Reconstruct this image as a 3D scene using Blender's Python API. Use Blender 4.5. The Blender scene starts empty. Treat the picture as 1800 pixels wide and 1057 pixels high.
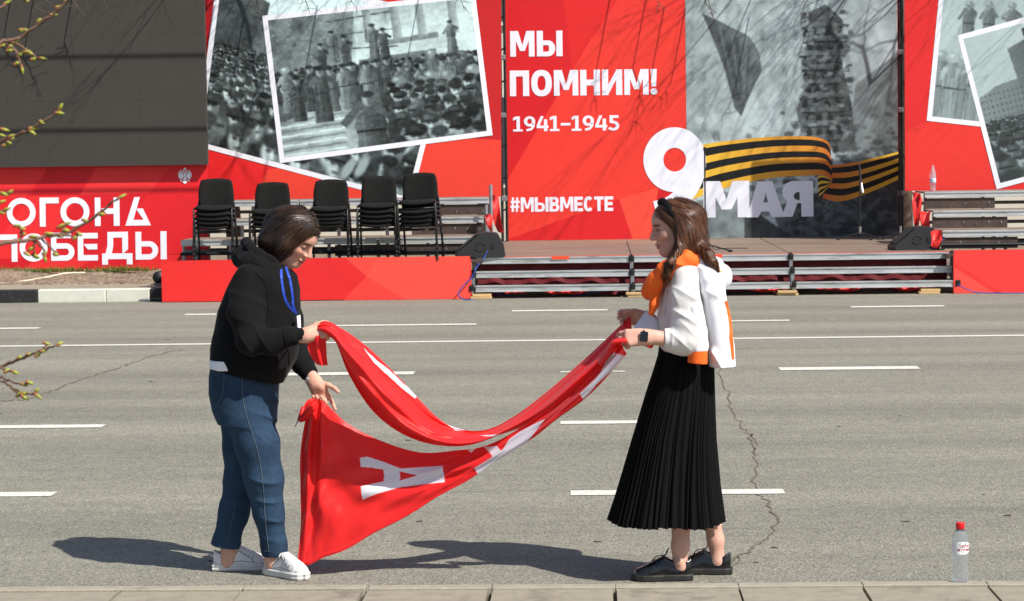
import bpy, bmesh, math, random
import numpy as np
from mathutils import Vector, Matrix, Euler

# ------------------------------------------------------------------ camera
SC = bpy.context.scene
COL = SC.collection
FPX, CX, CY = 4000.0, 900.0, 528.5            # focal length and centre in photo pixels
CAMZ, YH = 1.86, 275.0                        # eye height, horizon row
PITCH = math.atan((CY - YH) / FPX)
YAW, ROLL = math.radians(2.2), -0.0137
cd = bpy.data.cameras.new('camera'); cam = bpy.data.objects.new('camera', cd); COL.objects.link(cam)
cam.location = (0, 0, CAMZ)
RC = Matrix.Rotation(YAW, 3, 'Z') @ Matrix.Rotation(math.pi / 2 - PITCH, 3, 'X') @ Matrix.Rotation(ROLL, 3, 'Z')
cam.rotation_euler = RC.to_euler()
cd.sensor_width = 36.0; cd.sensor_fit = 'HORIZONTAL'; cd.lens = 36.0 * FPX / 1800.0
cd.clip_start = 0.1; cd.clip_end = 2000
cd.dof.use_dof = True; cd.dof.focus_distance = 10.0; cd.dof.aperture_fstop = 20.0
SC.camera = cam

# ------------------------------------------------------------------ light
SUN = Vector((1.16, -0.90, 1.60)).normalized()
w = bpy.data.worlds.new('World'); SC.world = w; w.use_nodes = True
nt = w.node_tree; bg = nt.nodes['Background']
sky = nt.nodes.new('ShaderNodeTexSky'); sky.sky_type = 'NISHITA'; sky.sun_disc = False
sky.sun_elevation = math.asin(SUN.z); sky.sun_rotation = math.atan2(SUN.x, SUN.y)
nt.links.new(sky.outputs[0], bg.inputs[0]); bg.inputs[1].default_value = 0.085
sd = bpy.data.lights.new('sun', 'SUN'); sun = bpy.data.objects.new('sun', sd); COL.objects.link(sun)
sd.energy = 4.6; sd.angle = math.radians(0.53); sd.color = (1.0, 0.955, 0.88)
sun.rotation_euler = (-SUN).to_track_quat('-Z', 'Y').to_euler()
sun.location = SUN * 60
SC.view_settings.view_transform = 'Standard'; SC.view_settings.look = 'None'
SC.view_settings.gamma = 1.0; SC.view_settings.use_curve_mapping = False
SC.view_settings.exposure = 0.52
SC.cycles.use_denoising = True
SC.cycles.max_bounces = 6; SC.cycles.transparent_max_bounces = 8

rnd = random.Random(7)
NR = np.random.RandomState(11)

# ------------------------------------------------------------------ helpers
def ray(px, py):
    return RC @ Vector(((px - CX) / FPX, -(py - CY) / FPX, -1.0))
def at(px, py, Y):
    d = ray(px, py); t = Y / d.y
    return Vector((d.x * t, Y, CAMZ + d.z * t))
def gp(px, py, z=0.0):
    d = ray(px, py); t = (z - CAMZ) / d.z
    return Vector((d.x * t, d.y * t, z))

def lin(r, g, b):
    f = lambda c: (c / 255 / 12.92) if c / 255 <= 0.04045 else ((c / 255 + 0.055) / 1.055) ** 2.4
    return (f(r), f(g), f(b))

def tag(o, label=None, cat=None, group=None, kind=None):
    if label: o['label'] = label
    if cat: o['category'] = cat
    if group: o['group'] = group
    if kind: o['kind'] = kind
    return o
def thing(name, loc, label, cat, group=None, rz=0.0):
    o = bpy.data.objects.new(name, None); COL.objects.link(o)
    o.empty_display_size = 0.1
    o.location = loc; o.rotation_euler = (0, 0, rz)
    return tag(o, label, cat, group)

def link(name, me, mats, parent=None, local=False):
    """mesh object; with a parent and local=False the vertices are world coordinates"""
    o = bpy.data.objects.new(name, me); COL.objects.link(o)
    for m in (mats if isinstance(mats, (list, tuple)) else [mats]):
        me.materials.append(m)
    if parent is not None:
        o.parent = parent
        if not local:
            p, off = parent, Vector((0, 0, 0))
            while p is not None:
                if p.type == 'EMPTY': off = off + Vector(p.location)
                p = p.parent
            if parent.type == 'EMPTY':
                o.matrix_parent_inverse = Matrix.Translation(-off)
    return o

class MB:
    def __init__(s): s.v = []; s.f = []; s.mi = []
    def add(s, vs, fs, mi=0):
        n = len(s.v); s.v.extend([tuple(q) for q in vs])
        s.f.extend([tuple(i + n for i in f) for f in fs]); s.mi.extend([mi] * len(fs)); return s
    def poly(s, pts, mi=0): return s.add(pts, [tuple(range(len(pts)))], mi)
    def box(s, c, d, rot=None, mi=0, bev=0.0):
        hx, hy, hz = d[0] / 2, d[1] / 2, d[2] / 2
        if bev > 0:
            b = min(bev, hx * .45, hy * .45, hz * .45)
            bm = bmesh.new(); bmesh.ops.create_cube(bm, size=1.0)
            for q in bm.verts: q.co = Vector((q.co.x * 2 * hx, q.co.y * 2 * hy, q.co.z * 2 * hz))
            bmesh.ops.bevel(bm, geom=bm.edges[:], offset=b, segments=1, affect='EDGES')
            vs = [q.co.copy() for q in bm.verts]; bm.verts.index_update()
            fs = [[q.index for q in f.verts] for f in bm.faces]; bm.free()
        else:
            vs = [Vector((x * hx, y * hy, z * hz)) for x in (-1, 1) for y in (-1, 1) for z in (-1, 1)]
            fs = [(0, 1, 3, 2), (4, 6, 7, 5), (0, 4, 5, 1), (2, 3, 7, 6), (0, 2, 6, 4), (1, 5, 7, 3)]
        if rot is not None: vs = [rot @ q for q in vs]
        return s.add([q + Vector(c) for q in vs], fs, mi)
    def tube(s, pts, r, n=8, mi=0, cap=True):
        pts = [Vector(p) for p in pts]; m = len(pts)
        rs = r if isinstance(r, (list, tuple)) else [r] * m
        vs = []; up = None
        for i, p in enumerate(pts):
            t = (pts[min(i + 1, m - 1)] - pts[max(i - 1, 0)])
            if t.length < 1e-9: t = Vector((0, 0, 1))
            t.normalize()
            if up is None:
                up = Vector((0, 0, 1)) if abs(t.z) < .9 else Vector((1, 0, 0))
            a = up - t * up.dot(t)
            if a.length < 1e-6: a = t.orthogonal()
            a.normalize(); b = t.cross(a); up = a
            for k in range(n):
                an = 2 * math.pi * k / n
                vs.append(p + (a * math.cos(an) + b * math.sin(an)) * rs[i])
        fs = []
        for i in range(m - 1):
            for k in range(n):
                k2 = (k + 1) % n
                fs.append((i * n + k, i * n + k2, (i + 1) * n + k2, (i + 1) * n + k))
        if cap:
            fs.append(tuple(range(n - 1, -1, -1))); fs.append(tuple((m - 1) * n + k for k in range(n)))
        return s.add(vs, fs, mi)
    def lathe(s, prof, n=24, c=(0, 0, 0), mi=0):
        vs = []; c = Vector(c)
        for r, z in prof:
            for k in range(n):
                a = 2 * math.pi * k / n; vs.append(c + Vector((r * math.cos(a), r * math.sin(a), z)))
        fs = []
        for i in range(len(prof) - 1):
            for k in range(n):
                k2 = (k + 1) % n
                fs.append((i * n + k, i * n + k2, (i + 1) * n + k2, (i + 1) * n + k))
        fs.append(tuple(range(n - 1, -1, -1))); fs.append(tuple((len(prof) - 1) * n + k for k in range(n)))
        return s.add(vs, fs, mi)
    def prism(s, pts, d, mi=0):
        """polygon pts extruded by vector d"""
        n = len(pts); d = Vector(d); pts = [Vector(p) for p in pts]
        vs = pts + [p + d for p in pts]
        fs = [tuple(range(n)), tuple(range(2 * n - 1, n - 1, -1))]
        for k in range(n):
            k2 = (k + 1) % n; fs.append((k2, k, n + k, n + k2))
        return s.add(vs, fs, mi)
    def mesh(s, name, smooth=False):
        me = bpy.data.meshes.new(name); me.from_pydata(s.v, [], s.f)
        if any(s.mi): me.polygons.foreach_set('material_index', s.mi)
        if smooth: me.polygons.foreach_set('use_smooth', [True] * len(s.f))
        me.update(); return me
    def build(s, name, mats, parent=None, smooth=False, local=False):
        return link(name, s.mesh(name, smooth), mats, parent, local)

def recalc(me):
    bm = bmesh.new(); bm.from_mesh(me); bmesh.ops.recalc_face_normals(bm, faces=bm.faces[:]); bm.to_mesh(me); bm.free()

def arrays_mesh(name, V, F, smooth=True, col=None):
    V = np.asarray(V, np.float32); F = np.asarray(F, np.int32)
    me = bpy.data.meshes.new(name); k = F.shape[1]
    me.vertices.add(len(V)); me.vertices.foreach_set('co', V.ravel())
    me.loops.add(F.size); me.loops.foreach_set('vertex_index', F.ravel())
    me.polygons.add(len(F)); me.polygons.foreach_set('loop_start', np.arange(0, F.size, k, dtype=np.int32))
    me.update(calc_edges=True)
    me.polygons.foreach_set('use_smooth', np.full(len(F), bool(smooth)))
    if col is not None: set_col(me, col)
    return me
def set_col(me, col, name='Col'):
    a = me.color_attributes.new(name, 'FLOAT_COLOR', 'POINT')
    c = np.ones((len(me.vertices), 4), np.float32); c[:, :3] = col
    a.data.foreach_set('color', c.ravel())

# ------------------------------------------------------------------ materials
MATS = {}
def mat(name, col, rough=.6, metal=0., spec=.5, var=0., vscale=6., bump=0., bscale=60., bdist=.01, stretch=None,
        sss=0., sheen=0., trans=0., ior=1.45, coat=0., attr=None, dirt=None, dscale=2., dlo=.5, dhi=.7, aniso=0., translucent=0., alpha=1.):
    if name in MATS: return MATS[name]
    m = bpy.data.materials.new(name); m.use_nodes = True; MATS[name] = m
    n, l = m.node_tree.nodes, m.node_tree.links
    b = n['Principled BSDF']
    b.inputs['Roughness'].default_value = rough; b.inputs['Metallic'].default_value = metal
    b.inputs['Specular IOR Level'].default_value = spec; b.inputs['IOR'].default_value = ior
    b.inputs['Coat Weight'].default_value = coat; b.inputs['Transmission Weight'].default_value = trans
    if alpha < 1: b.inputs['Alpha'].default_value = alpha
    if aniso: b.inputs['Anisotropic'].default_value = aniso
    if sheen: b.inputs['Sheen Weight'].default_value = sheen; b.inputs['Sheen Roughness'].default_value = .4
    if sss:
        b.inputs['Subsurface Weight'].default_value = sss; b.inputs['Subsurface Radius'].default_value = (.012, .004, .002)
        b.inputs['Subsurface Scale'].default_value = 1.0
    tc = n.new('ShaderNodeTexCoord'); vec = tc.outputs['Object']
    if stretch:
        mp = n.new('ShaderNodeMapping'); mp.inputs['Scale'].default_value = stretch
        l.new(vec, mp.inputs[0]); vec = mp.outputs[0]
    cs = None
    if attr:
        a = n.new('ShaderNodeAttribute'); a.attribute_name = attr; cs = a.outputs['Color']
    else:
        r = n.new('ShaderNodeRGB'); r.outputs[0].default_value = (*col, 1); cs = r.outputs[0]
    if var:
        nz = n.new('ShaderNodeTexNoise'); nz.inputs['Scale'].default_value = vscale; nz.inputs['Detail'].default_value = 6
        l.new(vec, nz.inputs['Vector'])
        mr = n.new('ShaderNodeMapRange'); mr.inputs[1].default_value = .25; mr.inputs[2].default_value = .75
        mr.inputs[3].default_value = 1 - var; mr.inputs[4].default_value = 1 + var
        l.new(nz.outputs['Fac'], mr.inputs[0])
        mx = n.new('ShaderNodeVectorMath'); mx.operation = 'MULTIPLY'
        l.new(cs, mx.inputs[0]); l.new(mr.outputs[0], mx.inputs[1]); cs = mx.outputs[0]
    if dirt:
        nz = n.new('ShaderNodeTexNoise'); nz.inputs['Scale'].default_value = dscale; nz.inputs['Detail'].default_value = 8
        nz.inputs['Roughness'].default_value = .65
        l.new(vec, nz.inputs['Vector'])
        mr = n.new('ShaderNodeMapRange'); mr.inputs[1].default_value = dlo; mr.inputs[2].default_value = dhi
        l.new(nz.outputs['Fac'], mr.inputs[0])
        mx = n.new('ShaderNodeMix'); mx.data_type = 'RGBA'
        l.new(mr.outputs[0], mx.inputs['Factor']); l.new(cs, mx.inputs['A']); mx.inputs['B'].default_value = (*dirt, 1)
        cs = mx.outputs['Result']
    l.new(cs, b.inputs['Base Color'])
    if bump:
        nz = n.new('ShaderNodeTexNoise'); nz.inputs['Scale'].default_value = bscale; nz.inputs['Detail'].default_value = 4
        l.new(vec, nz.inputs['Vector'])
        bp = n.new('ShaderNodeBump'); bp.inputs['Strength'].default_value = bump; bp.inputs['Distance'].default_value = bdist
        l.new(nz.outputs['Fac'], bp.inputs['Height']); l.new(bp.outputs[0], b.inputs['Normal'])
    if translucent:
        tr = n.new('ShaderNodeBsdfTranslucent'); l.new(cs, tr.inputs['Color'])
        ms = n.new('ShaderNodeMixShader'); ms.inputs[0].default_value = translucent
        l.new(b.outputs[0], ms.inputs[1]); l.new(tr.outputs[0], ms.inputs[2])
        l.new(ms.outputs[0], n['Material Output'].inputs['Surface'])
    return m

M_print = mat('printed_vinyl', (1, 1, 1), .5, spec=.35, attr='Col', bump=.25, bscale=3.0, bdist=.02, var=.03, vscale=9)
M_white = mat('white_print', lin(230, 232, 243), .5, spec=.3, bump=.2, bscale=3.0, bdist=.02, var=.02)
M_alu = mat('aluminium', lin(192, 194, 194), .48, metal=.55, var=.16, vscale=5, dirt=lin(120, 116, 108), dscale=7, dlo=.52, dhi=.75, bump=.15, bscale=40, stretch=(.4, 1, 3))
M_steel = mat('galvanised_steel', lin(150, 152, 155), .45, metal=.6, var=.2, vscale=14)
M_blackmetal = mat('black_metal', (.012, .012, .013), .45, var=.2, vscale=20)
M_blackfab = mat('black_upholstery', (.0095, .0092, .0086), .92, spec=.25, sheen=.02, var=.18, vscale=18, bump=.4, bscale=500, bdist=.002)
M_blackplast = mat('black_plastic', (.017, .017, .018), .55, var=.15, vscale=14, bump=.3, bscale=300, bdist=.002)
M_ply = mat('phenolic_plywood', lin(70, 56, 50), .55, var=.18, vscale=7, dirt=lin(105, 94, 84), dscale=4, dlo=.55, dhi=.8)
M_deck = mat('deck_plywood', lin(116, 98, 86), .6, var=.14, vscale=2.5, dirt=lin(134, 118, 102), dscale=1.3, dlo=.4, dhi=.7, stretch=(.5, 1.3, 1), bump=.1, bscale=60)
M_wood = mat('pine_wood', lin(196, 164, 116), .75, var=.18, vscale=10, stretch=(1, 6, 6))
M_skirt = mat('shaded_red_fabric', (.13, .005, .010), .7, var=.1, vscale=3, bump=.5, bscale=5, bdist=.06)  # red darkened so the colour carries the shade behind the stage rails
M_bluecable = mat('blue_cable', (.02, .06, .3), .5)
M_bark = mat('bark', lin(92, 78, 66), .9, var=.3, vscale=20, bump=.6, bscale=40, bdist=.02)
M_twig = mat('twig_bark', lin(112, 84, 66), .7, var=.25, vscale=60)
# ================================================================== the setting
def asphalt():
    m = bpy.data.materials.new('asphalt'); m.use_nodes = True
    n, l = m.node_tree.nodes, m.node_tree.links; b = n['Principled BSDF']
    tc = n.new('ShaderNodeTexCoord')
    def noise(scale, det=3, st=None, rough=.55):
        z = n.new('ShaderNodeTexNoise'); z.inputs['Scale'].default_value = scale; z.inputs['Detail'].default_value = det
        z.inputs['Roughness'].default_value = rough
        if st:
            mp = n.new('ShaderNodeMapping'); mp.inputs['Scale'].default_value = st
            l.new(tc.outputs['Object'], mp.inputs[0]); l.new(mp.outputs[0], z.inputs['Vector'])
        else: l.new(tc.outputs['Object'], z.inputs['Vector'])
        return z.outputs['Fac']
    def ramp(src, a, bb, lo, hi):
        r = n.new('ShaderNodeMapRange'); r.inputs[1].default_value = a; r.inputs[2].default_value = bb
        r.inputs[3].default_value = lo; r.inputs[4].default_value = hi; l.new(src, r.inputs[0]); return r.outputs[0]
    def mul(a, bb):
        q = n.new('ShaderNodeMath'); q.operation = 'MULTIPLY'; l.new(a, q.inputs[0]); l.new(bb, q.inputs[1]); return q.outputs[0]
    vo = n.new('ShaderNodeTexVoronoi'); vo.inputs['Scale'].default_value = 95; l.new(tc.outputs['Object'], vo.inputs['Vector'])
    sep = n.new('ShaderNodeSeparateColor'); l.new(vo.outputs['Color'], sep.inputs[0])
    f = ramp(sep.outputs[0], 0, 1, .70, 1.30)                               # aggregate grains
    f = mul(f, ramp(noise(48, 5), .3, .7, .80, 1.20))
    f = mul(f, ramp(noise(9, 5), .3, .7, .9, 1.1))
    f = mul(f, ramp(noise(1.0, 5, (.04, 1.0, 1)), .35, .65, .80, 1.10))     # wheel tracks along the street
    f = mul(f, ramp(noise(1.0, 4, (.3, .4, 1)), .3, .7, .93, 1.07))
    f = mul(f, ramp(noise(1.0, 7, (.5, 6, 1)), .62, .74, 1.0, .82))
    f = mul(f, ramp(noise(1.0, 6, (.22, .5, 1), .7), .56, .70, 1.0, .86))     # old damp and oil stains
    cr = n.new('ShaderNodeVectorMath'); cr.operation = 'SCALE'; cr.inputs[0].default_value = (.224, .212, .171)
    l.new(f, cr.inputs['Scale']); l.new(cr.outputs[0], b.inputs['Base Color'])
    b.inputs['Roughness'].default_value = .82; b.inputs['Specular IOR Level'].default_value = .35
    bp = n.new('ShaderNodeBump'); bp.inputs['Strength'].default_value = .7; bp.inputs['Distance'].default_value = .006
    l.new(vo.outputs['Distance'], bp.inputs['Height']); l.new(bp.outputs[0], b.inputs['Normal'])
    return m
M_asphalt = asphalt()
M_soil = mat('bare_soil', lin(138, 122, 104), .95, var=.28, vscale=5, dirt=lin(110, 96, 80), dscale=9, dlo=.5, dhi=.62, bump=1, bscale=18, bdist=.08)
M_conc = mat('kerb_concrete', lin(150, 143, 127), .9, var=.12, vscale=16, dirt=lin(122, 115, 100), dscale=6, dlo=.55, dhi=.72, bump=.5, bscale=140, bdist=.006)
M_slab = mat('paving_concrete', lin(142, 134, 118), .9, var=.14, vscale=13, dirt=lin(112, 104, 91), dscale=5, dlo=.55, dhi=.7, bump=.5, bscale=150, bdist=.006)
M_line = mat('road_paint', lin(206, 204, 194), .75, var=.08, vscale=40, dirt=lin(140, 134, 120), dscale=30, dlo=.56, dhi=.70)
M_joint = mat('joint_dirt', lin(74, 66, 55), .95, var=.3, vscale=40)
M_kw = mat('white_kerb_paint', lin(204, 204, 190), .7, var=.05, vscale=9, dirt=lin(186, 182, 166), dscale=5, dlo=.55, dhi=.8)
M_kb = mat('black_kerb_paint', (.016, .016, .016), .7, var=.2, vscale=9, dirt=(.05, .05, .048), dscale=12, dlo=.58, dhi=.7)
M_grass = mat('grass_blades', lin(104, 116, 50), .8, var=.35, vscale=30)

def sheet(name, x0, x1, y0, y1, z, m, kind='structure'):
    o = MB().poly([(x0, y0, z), (x1, y0, z), (x1, y1, z), (x0, y1, z)]).build(name, m)
    return tag(o, kind=kind)
tag(sheet('ground', -700, 700, -300, 1200, -.06, M_soil), 'bare brown earth around the street')
KY = gp(900, 1026.5, .09).y                      # far edge of the near kerb's top
road = sheet('road', -150, 150, KY + .004, 30.0, 0.0, M_asphalt); tag(road, 'grey weathered asphalt road with white lane lines')

def strip(pts, wd, z, name, m):
    """flat line of varying width along ground points"""
    mb = MB(); L = []; Rr = []
    for i, p in enumerate(pts):
        t = (pts[min(i + 1, len(pts) - 1)] - pts[max(i - 1, 0)]); t.z = 0; t.normalize()
        nn = Vector((-t.y, t.x, 0)); q = wd[i] if isinstance(wd, list) else wd
        L.append(Vector((p.x, p.y, z)) + nn * q / 2); Rr.append(Vector((p.x, p.y, z)) - nn * q / 2)
    k = len(pts)
    mb.add(L + Rr, [(i, i + k, i + k + 1, i + 1) for i in range(k - 1)])
    return mb.build(name, m, road)
def dash(x0, x1, y, wpx, y1=None):
    a = gp(x0, y); b = gp(x1, y1 if y1 else y - (x1 - x0) * .0095)
    ww = wpx * a.y * a.y / (FPX * CAMZ)
    yy = (a.y + b.y) / 2
    n = max(2, int((b.x - a.x) / .05)); pts = []; wd = []
    for i in range(n + 1):
        pts.append(Vector((a.x + (b.x - a.x) * i / n, yy, 0))); wd.append(ww * rnd.uniform(.93, 1.04))
    strip(pts, wd, .004, 'lane_marking', M_line)
# solid line right across
a = gp(0, 609); b_ = gp(1800, 590.5)
yy = (a.y + b_.y) / 2
for (xa, xb) in ((-60, -20), (-20, 20), (20, 60)):
    strip([Vector((xa + (xb - xa) * i / 40, yy, 0)) for i in range(41)], .155, .004, 'lane_marking', M_line)
for q in ((-120, 182, 752, 5.5, 750), (985, 1235, 744, 5.5, 741.5), (-300, 96, 873, 8), (1003, 1378, 868, 8.5, 864.5),
          (505, 728, 658.5, 5.2), (1370, 1615, 649, 5.2, 647), (985, 1098, 654.5, 1.6), (-300, 68, 581, 2.4), (580, 838, 573, 2.2),
          (1260, 1388, 565, 2.0), (325, 380, 553.5, 2.2), (900, 1068, 547, 2.2), (1495, 1660, 540, 2.2)):
    dash(*q)
M_crack = mat('crack_dirt', lin(98, 90, 77), .95, var=.4, vscale=30)
def crack(pix, seed, w0=.012, jit=3.2):
    r = random.Random(seed); P = []
    for i in range(len(pix) - 1):
        a, b = pix[i], pix[i + 1]; n = max(2, int(math.hypot(b[0] - a[0], b[1] - a[1]) / 5))
        for k in range(n):
            t = k / n; P.append(gp(a[0] + (b[0] - a[0]) * t + r.gauss(0, jit * .7), a[1] + (b[1] - a[1]) * t + r.uniform(-1.5, 1.5)))
    strip(P, [w0 * r.uniform(.35, 1.5) for _ in P], .0025, 'crack', M_crack)
crack([(1262, 645), (1275, 690), (1290, 735), (1318, 765), (1328, 810), (1330, 862), (1350, 885), (1368, 915), (1350, 945), (1300, 980), (1285, 1005)], 1, .011, 5)
crack([(1318, 765), (1335, 782), (1322, 800)], 2, .010, 3)
crack([(80, 692), (140, 668), (200, 650), (260, 628), (330, 612)], 3, .020, 2)
crack([(0, 706), (40, 703), (85, 692)], 4, .02, 2)
crack([(1255, 1010), (1300, 975)], 5, .02, 2)
# tar patches and small dark spots
for k in range(26):
    p = gp(rnd.uniform(0, 1800), rnd.uniform(560, 1000)); r0 = rnd.uniform(.006, .022)
    pts = [(p.x + r0 * rnd.uniform(.5, 1.2) * math.cos(t) * rnd.uniform(1, 1.8), p.y + r0 * math.sin(t), .003) for t in [i * math.pi / 4 for i in range(8)]]
    MB().poly(pts).build('tar_spot', M_joint, road)

# near kerb and pavement : real stones with open joints
kerb = tag(bpy.data.objects.new('kerb', None), 'pale concrete kerb along the near edge of the road', kind='structure'); COL.objects.link(kerb); kerb.location = (0, KY, 0)
KX = [gp(x, 1042, .09).x for x in (205, 418, 640, 862, 1082, 1302, 1525, 1750)]
stp = (KX[-1] - KX[0]) / 7
xs = [KX[0] - stp * k for k in range(14, 0, -1)] + KX + [KX[-1] + stp * k for k in range(1, 15)]
KW = .075
for i in range(len(xs) - 1):
    dz = rnd.uniform(-.002, .002); 
    MB().box(((xs[i] + xs[i + 1]) / 2, KY - KW / 2, -.06 + dz), (stp - .003, KW, .30), bev=.004).build('kerb_stone', M_conc, kerb)
pave = tag(bpy.data.objects.new('pavement', None), 'grey concrete slab pavement in front of the kerb', kind='structure'); COL.objects.link(pave); pave.location = (0, KY - 1, 0)
for i in range(len(xs) - 1):
    ww = stp - rnd.uniform(.007, .012)
    for r in range(3):
        y1 = KY - KW - .004 - r * .62
        sk = 0
        dz = .083 + rnd.uniform(-.003, .002)
        pts = [(xs[i] + .006, y1, dz), (xs[i] + ww, y1, dz), (xs[i] + ww + sk * 6, y1 - .61, dz), (xs[i] + .006 + sk * 6, y1 - .61, dz)]
        off = Vector((sk * 6 * r, 0, 0))
        mb = MB().prism([Vector(p) + off for p in pts], (0, 0, -.08))
        o = mb.build('paving_slab', M_slab, pave); recalc(o.data)
tag(MB().box((0, KY - 25.1, -.02), (300, 50, .16)).build('pavement_bed', M_joint, pave))

# far kerb with black and white paint, slabs, bare verge
fk = tag(bpy.data.objects.new('kerb', None), 'black and white painted kerb on the far side of the road', kind='structure'); COL.objects.link(fk); fk.location = (-5, 30.1, 0)
FK = 30.02
e = [at(x, 525, FK).x for x in (66, 186, 263)]
segs = [(e[0] - 3.2, e[0] - 1.6, M_kw), (e[0] - 1.6, e[0], M_kb), (e[0], e[1], M_kw), (e[1], e[2], M_kw), (e[2], e[2] + .8, M_kb)]
for i in range(6): segs.append((e[0] - 3.2 - 1.6 * (i + 1), e[0] - 3.2 - 1.6 * i, M_kb if i % 2 == 0 else M_kw))
for x0, x1, m in segs:
    MB().box(((x0 + x1) / 2, FK + .09, .03), (x1 - x0 - .004, .18, .28), bev=.012).build('kerb_stone', m, fk)
fp = tag(bpy.data.objects.new('verge_paving', None), 'row of pale slabs behind the black and white kerb', kind='structure'); COL.objects.link(fp); fp.location = (-6, 31, 0)
x0 = e[2] + .8
for k in range(16):
    for r in range(3):
        MB().box((x0 - .3 - k * .8 + rnd.uniform(-.004, .004) - r * .18, FK + .18 + .235 + r * .47, .10 + rnd.uniform(-.003, .003)), (.79, .46, .10), bev=.006).build('paving_slab', M_slab, fp)
# verge mound
nx, ny = 90, 26; V = []; XX0, XX1, YY0, YY1 = -20., at(345, 470, 32.5).x, 31.55, 34.0
for j in range(ny):
    for i in range(nx):
        x = XX0 + (XX1 - XX0) * i / (nx - 1); t = j / (ny - 1); y = YY0 + (YY1 - YY0) * t
        z = .135 + .17 * min(1, t * 2.6) ** .8 + .025 * math.sin(x * 2.1 + y) * min(1, t * 4) + .02 * math.sin(x * 5.3 - y * 4) * min(1, t * 4) + rnd.uniform(-.008, .008)
        if j == 0: z = .05
        V.append((x, y, z))
F = [(j * nx + i, j * nx + i + 1, (j + 1) * nx + i + 1, (j + 1) * nx + i) for j in range(ny - 1) for i in range(nx - 1)]
tag(link('verge', arrays_mesh('verge', V, F), M_soil), 'bare brown earth bank behind the painted kerb', kind='structure')
# grass tufts at the foot of the red banner
mb = MB()
for k in range(2600):
    px = rnd.choice([rnd.gauss(100, 30), rnd.gauss(215, 22), rnd.uniform(0, 280), rnd.gauss(20, 25), rnd.uniform(-120, 0)])
    x = at(px, 478, 32.5).x; y = 32.5 - abs(rnd.gauss(0, .05)) - .03; h = rnd.uniform(.02, .085) * (1 if rnd.random() < .8 else 1.5)
    an = rnd.uniform(0, 6.28); dx, dy = .006 * math.cos(an), .006 * math.sin(an); lx = rnd.uniform(-.03, .03)
    z = .29
    mb.add([(x - dx, y - dy, z), (x + dx, y + dy, z), (x + lx, y - rnd.uniform(0, .03), z + h)], [(0, 1, 2)])
tag(mb.build('grass', M_grass), 'sparse green grass tufts along the foot of the red banner', 'grass', kind='stuff')
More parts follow.
